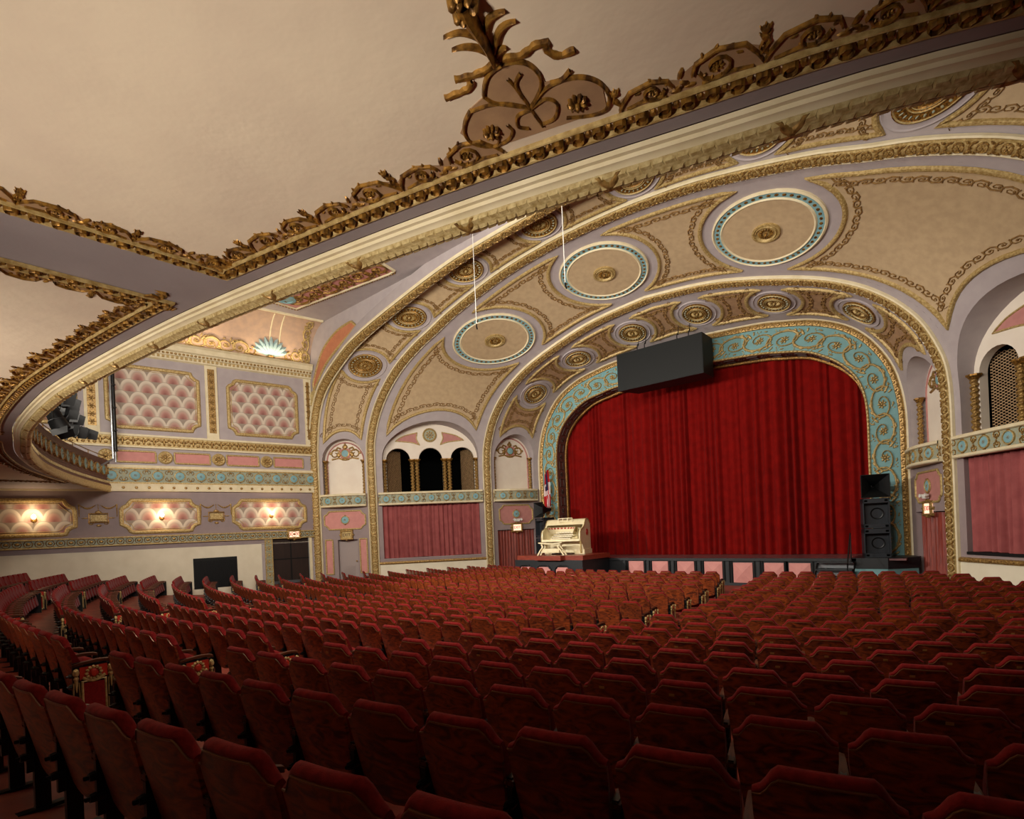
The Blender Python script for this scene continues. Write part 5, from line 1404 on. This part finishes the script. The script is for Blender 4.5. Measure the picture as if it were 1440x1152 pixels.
sp2 = thing('loudspeaker_stack','black loudspeaker stack with glossy horn behind the organ console','loudspeaker',(-7.05,-1.1,STAGE),math.radians(-20))
cabinet(sp2,.8,.66,.0,1.0); cabinet(sp2,.8,.66,1.02,2.04); horn(sp2,.84,2.06,2.84,-.34)
cl = thing('speaker_cluster','large black loudspeaker box hanging in front of proscenium arch','loudspeaker',(-.32,-.85,5.98))
pts = [(-1.95,-.65),(1.95,-.65),(1.95,.45),(-1.5,.45)]
b = MB(); b.prism(lambda u,v,h=0: (u,v,h), pts, 0, 1.65); b.build('box_body','dark_green_black',cl,smooth=False)
b = MB(); b.box(-1.93,1.93,-.66,-.645,.02,1.63); b.build('grille_cloth','dark_green_black',cl,smooth=False)
for x in (-1.1,-.75,.75,1.25):
    b = MB(); b.tube([(x,-.3,1.65),(x,-.3,1.95),(x+.05,-.25,2.05),(x,-.2,1.95)],.02,6); b.tube([(x,-.2,1.95),(x,-.05,2.6)],.012,6); b.build('hanging_hook','black_iron',cl)
# ------------------------------------------------------------------ flag
fg = thing('flag','striped flag with blue canton furled on dark pole by proscenium','flag',(-7.3,-.38,STAGE))
b = MB(); b.tube([(0,0,0),(0,0,4.62)],.022,8); b.lathe([(.001,.12),(.03,.05),(.001,0)],8,(0,0,4.62)); b.lathe([(.001,0),(.14,0),(.14,.03),(.05,.08)],14,(0,0,0)); b.build('pole','black_iron',fg)
b = MB(); rows = []
for j in range(19):
    t = j/18; z = 4.45-2.2*t; wd = .10+.26*math.sin(PI*min(t*.75+.08,1)); rows.append([(-.0+wd*(k/14-.45)*(1.0), -.05-.07*math.sin(k*1.7+t*2)-.02, z+.25*(k/14-.5)*(1-t)) for k in range(15)])
o0 = len(b.v); b.v.extend(p for r in rows for p in r)
for j in range(18):
    for k in range(14):
        b.f.append((j*15+k,j*15+k+1,(j+1)*15+k+1,(j+1)*15+k)); b.m.append(2 if (j < 8 and k > 5-j*.2 and k < 11) else (0 if (k//2+(j//5)) % 2 == 0 else 1))
b.build('cloth',['flag_red','flag_white','flag_blue'],fg)
b = MB()
for k in range(8): b.tube([(-.1+.03*k,-.12,2.4),(-.1+.035*k,-.14,2.12-.02*(k % 3))],.012,5)
b.build('gold_fringe','gold',fg)
# ------------------------------------------------------------------ hanging microphones
for i, (x, y, z0, z1) in enumerate(((-2.8,-10.0,6.86,CZ),(1.2,-10.5,6.78,CZ))):
    t = thing('hanging_microphone',['microphone on thin white cable hanging before the nearest side medallion','microphone on thin white cable hanging before the central large medallion'][i],'microphone',(x,y,z0),group=None)
    b = MB(); b.tube([(0,0,.1),(0,0,z1-z0)],.012,6); b.build('cable','white_plastic',t)
    b = MB(); b.tube([(0,0,.12),(.02,-.02,.02),(.08,-.06,-.08)],[.02,.026,.024],8); b.build('capsule','black',t)
# ------------------------------------------------------------------ balcony spotlights and standpipe
def spotlight(loc, rz, tilt, L_, r, label, glow=False):
    t = thing('stage_spotlight',label,'spotlight',loc,rz,'stage spotlights on the balcony front')
    R_ = Matrix.Rotation(tilt,4,'X')
    def bb(prof, n=12):
        m = MB(); m.lathe(prof,n,(0,0,0),'y'); m.v = [tuple(R_ @ Vector(v)) for v in m.v]; return m
    bb([(.001,-L_*.55),(r*.7,-L_*.52),(r*.85,-L_*.3),(r*.85,0),(r,.02),(r,L_*.45),(r*1.08,L_*.45),(r*1.08,L_*.5),(r*.92,L_*.5),(r*.9,L_*.2)]).build('lamp_housing','black',t)
    bb([(r*.9,L_*.30),(r*.5,L_*.33),(.001,L_*.34)]).build('lens','spot_glow' if glow else 'black',t)
    m = MB(); m.tube([(-r*1.2,0,0),(-r*1.2,0,.3),(0,0,.42),(r*1.2,0,.3),(r*1.2,0,0)],.018,6); m.tube([(0,0,.42),(0,0,.62)],.02,6); m.build('yoke','black_iron',t)
    for s in (-1,1):
        m = MB(); m.add([tuple(R_ @ Vector(v)) for v in ((s*r,L_*.5,-r),(s*r,L_*.5,r),(s*r*1.5,L_*.85,r*.8),(s*r*1.5,L_*.85,-r*.8))],[(0,1,2,3)])
        m.build('barn_door','black',t,smooth=False)
SL = [(-6.6,-20.65,3.72),(-7.6,-20.45,3.78),(-8.6,-20.25,3.74),(-9.7,-19.95,3.80),(-10.9,-19.6,3.62),(-11.9,-19.2,3.75),(-8.0,-20.3,3.32)]
for i, p in enumerate(SL): spotlight(p, math.radians(-25-6*(i % 3)), math.radians(-14 if i != 6 else -70), .62 if i % 2 else .52, .17 if i % 2 else .2, ['black spotlight farthest from the side wall on the balcony bar','second black spotlight from the free end of the balcony bar','third black spotlight from the free end of the balcony bar','fourth black spotlight from the free end of the balcony bar','glowing black spotlight on the balcony bar near the side wall','black spotlight closest to the side wall on the balcony bar','black spotlight tipped downward under the balcony lighting bar'][i], i == 4)
pA, pB = Vector((-6.0,-20.95,4.47)), Vector((-12.5,-19.0,4.47)); dv_ = pB-pA
br = MB(); br.tube([(-dv_.length/2,0,0),(dv_.length/2,0,0)],.03,8); o = br.build('lighting_bar','black_iron'); tag(o,'black lighting bar carrying spotlights along the balcony rail','lighting bar')
o.location = (pA+pB)/2; o.rotation_euler = (0,0,math.atan2(dv_.y,dv_.x))
for x in (-3.2,3.2):
    b = MB(); b.tube([(x,0,0),(x,.3,-.95)],.025,6); b.build('bar_bracket','black_iron',o)
pp = thing('standpipe','black vertical pipe with brackets against the damask wall panel','pipe',(-15.95,-17.2,3.45))
b = MB(); b.tube([(0,0,.35),(0,0,4.5)],.075,10); b.build('pipe','black_iron',pp)
b = MB(); b.tube([(.16,-.12,.0),(.16,-.12,4.4)],.035,8); b.tube([(.16,-.12,0),(.0,-.6,-.35)],.03,8); b.tube([(.0,0,.35),(0,0,-.1)],.03,8); b.build('conduit','steel',pp)
for z in (.3,1.1,2.0,2.9):
    b = MB(); b.box(-.25,.2,-.05,.05,z,z+.05); b.build('pipe_bracket','black_iron',pp,smooth=False)
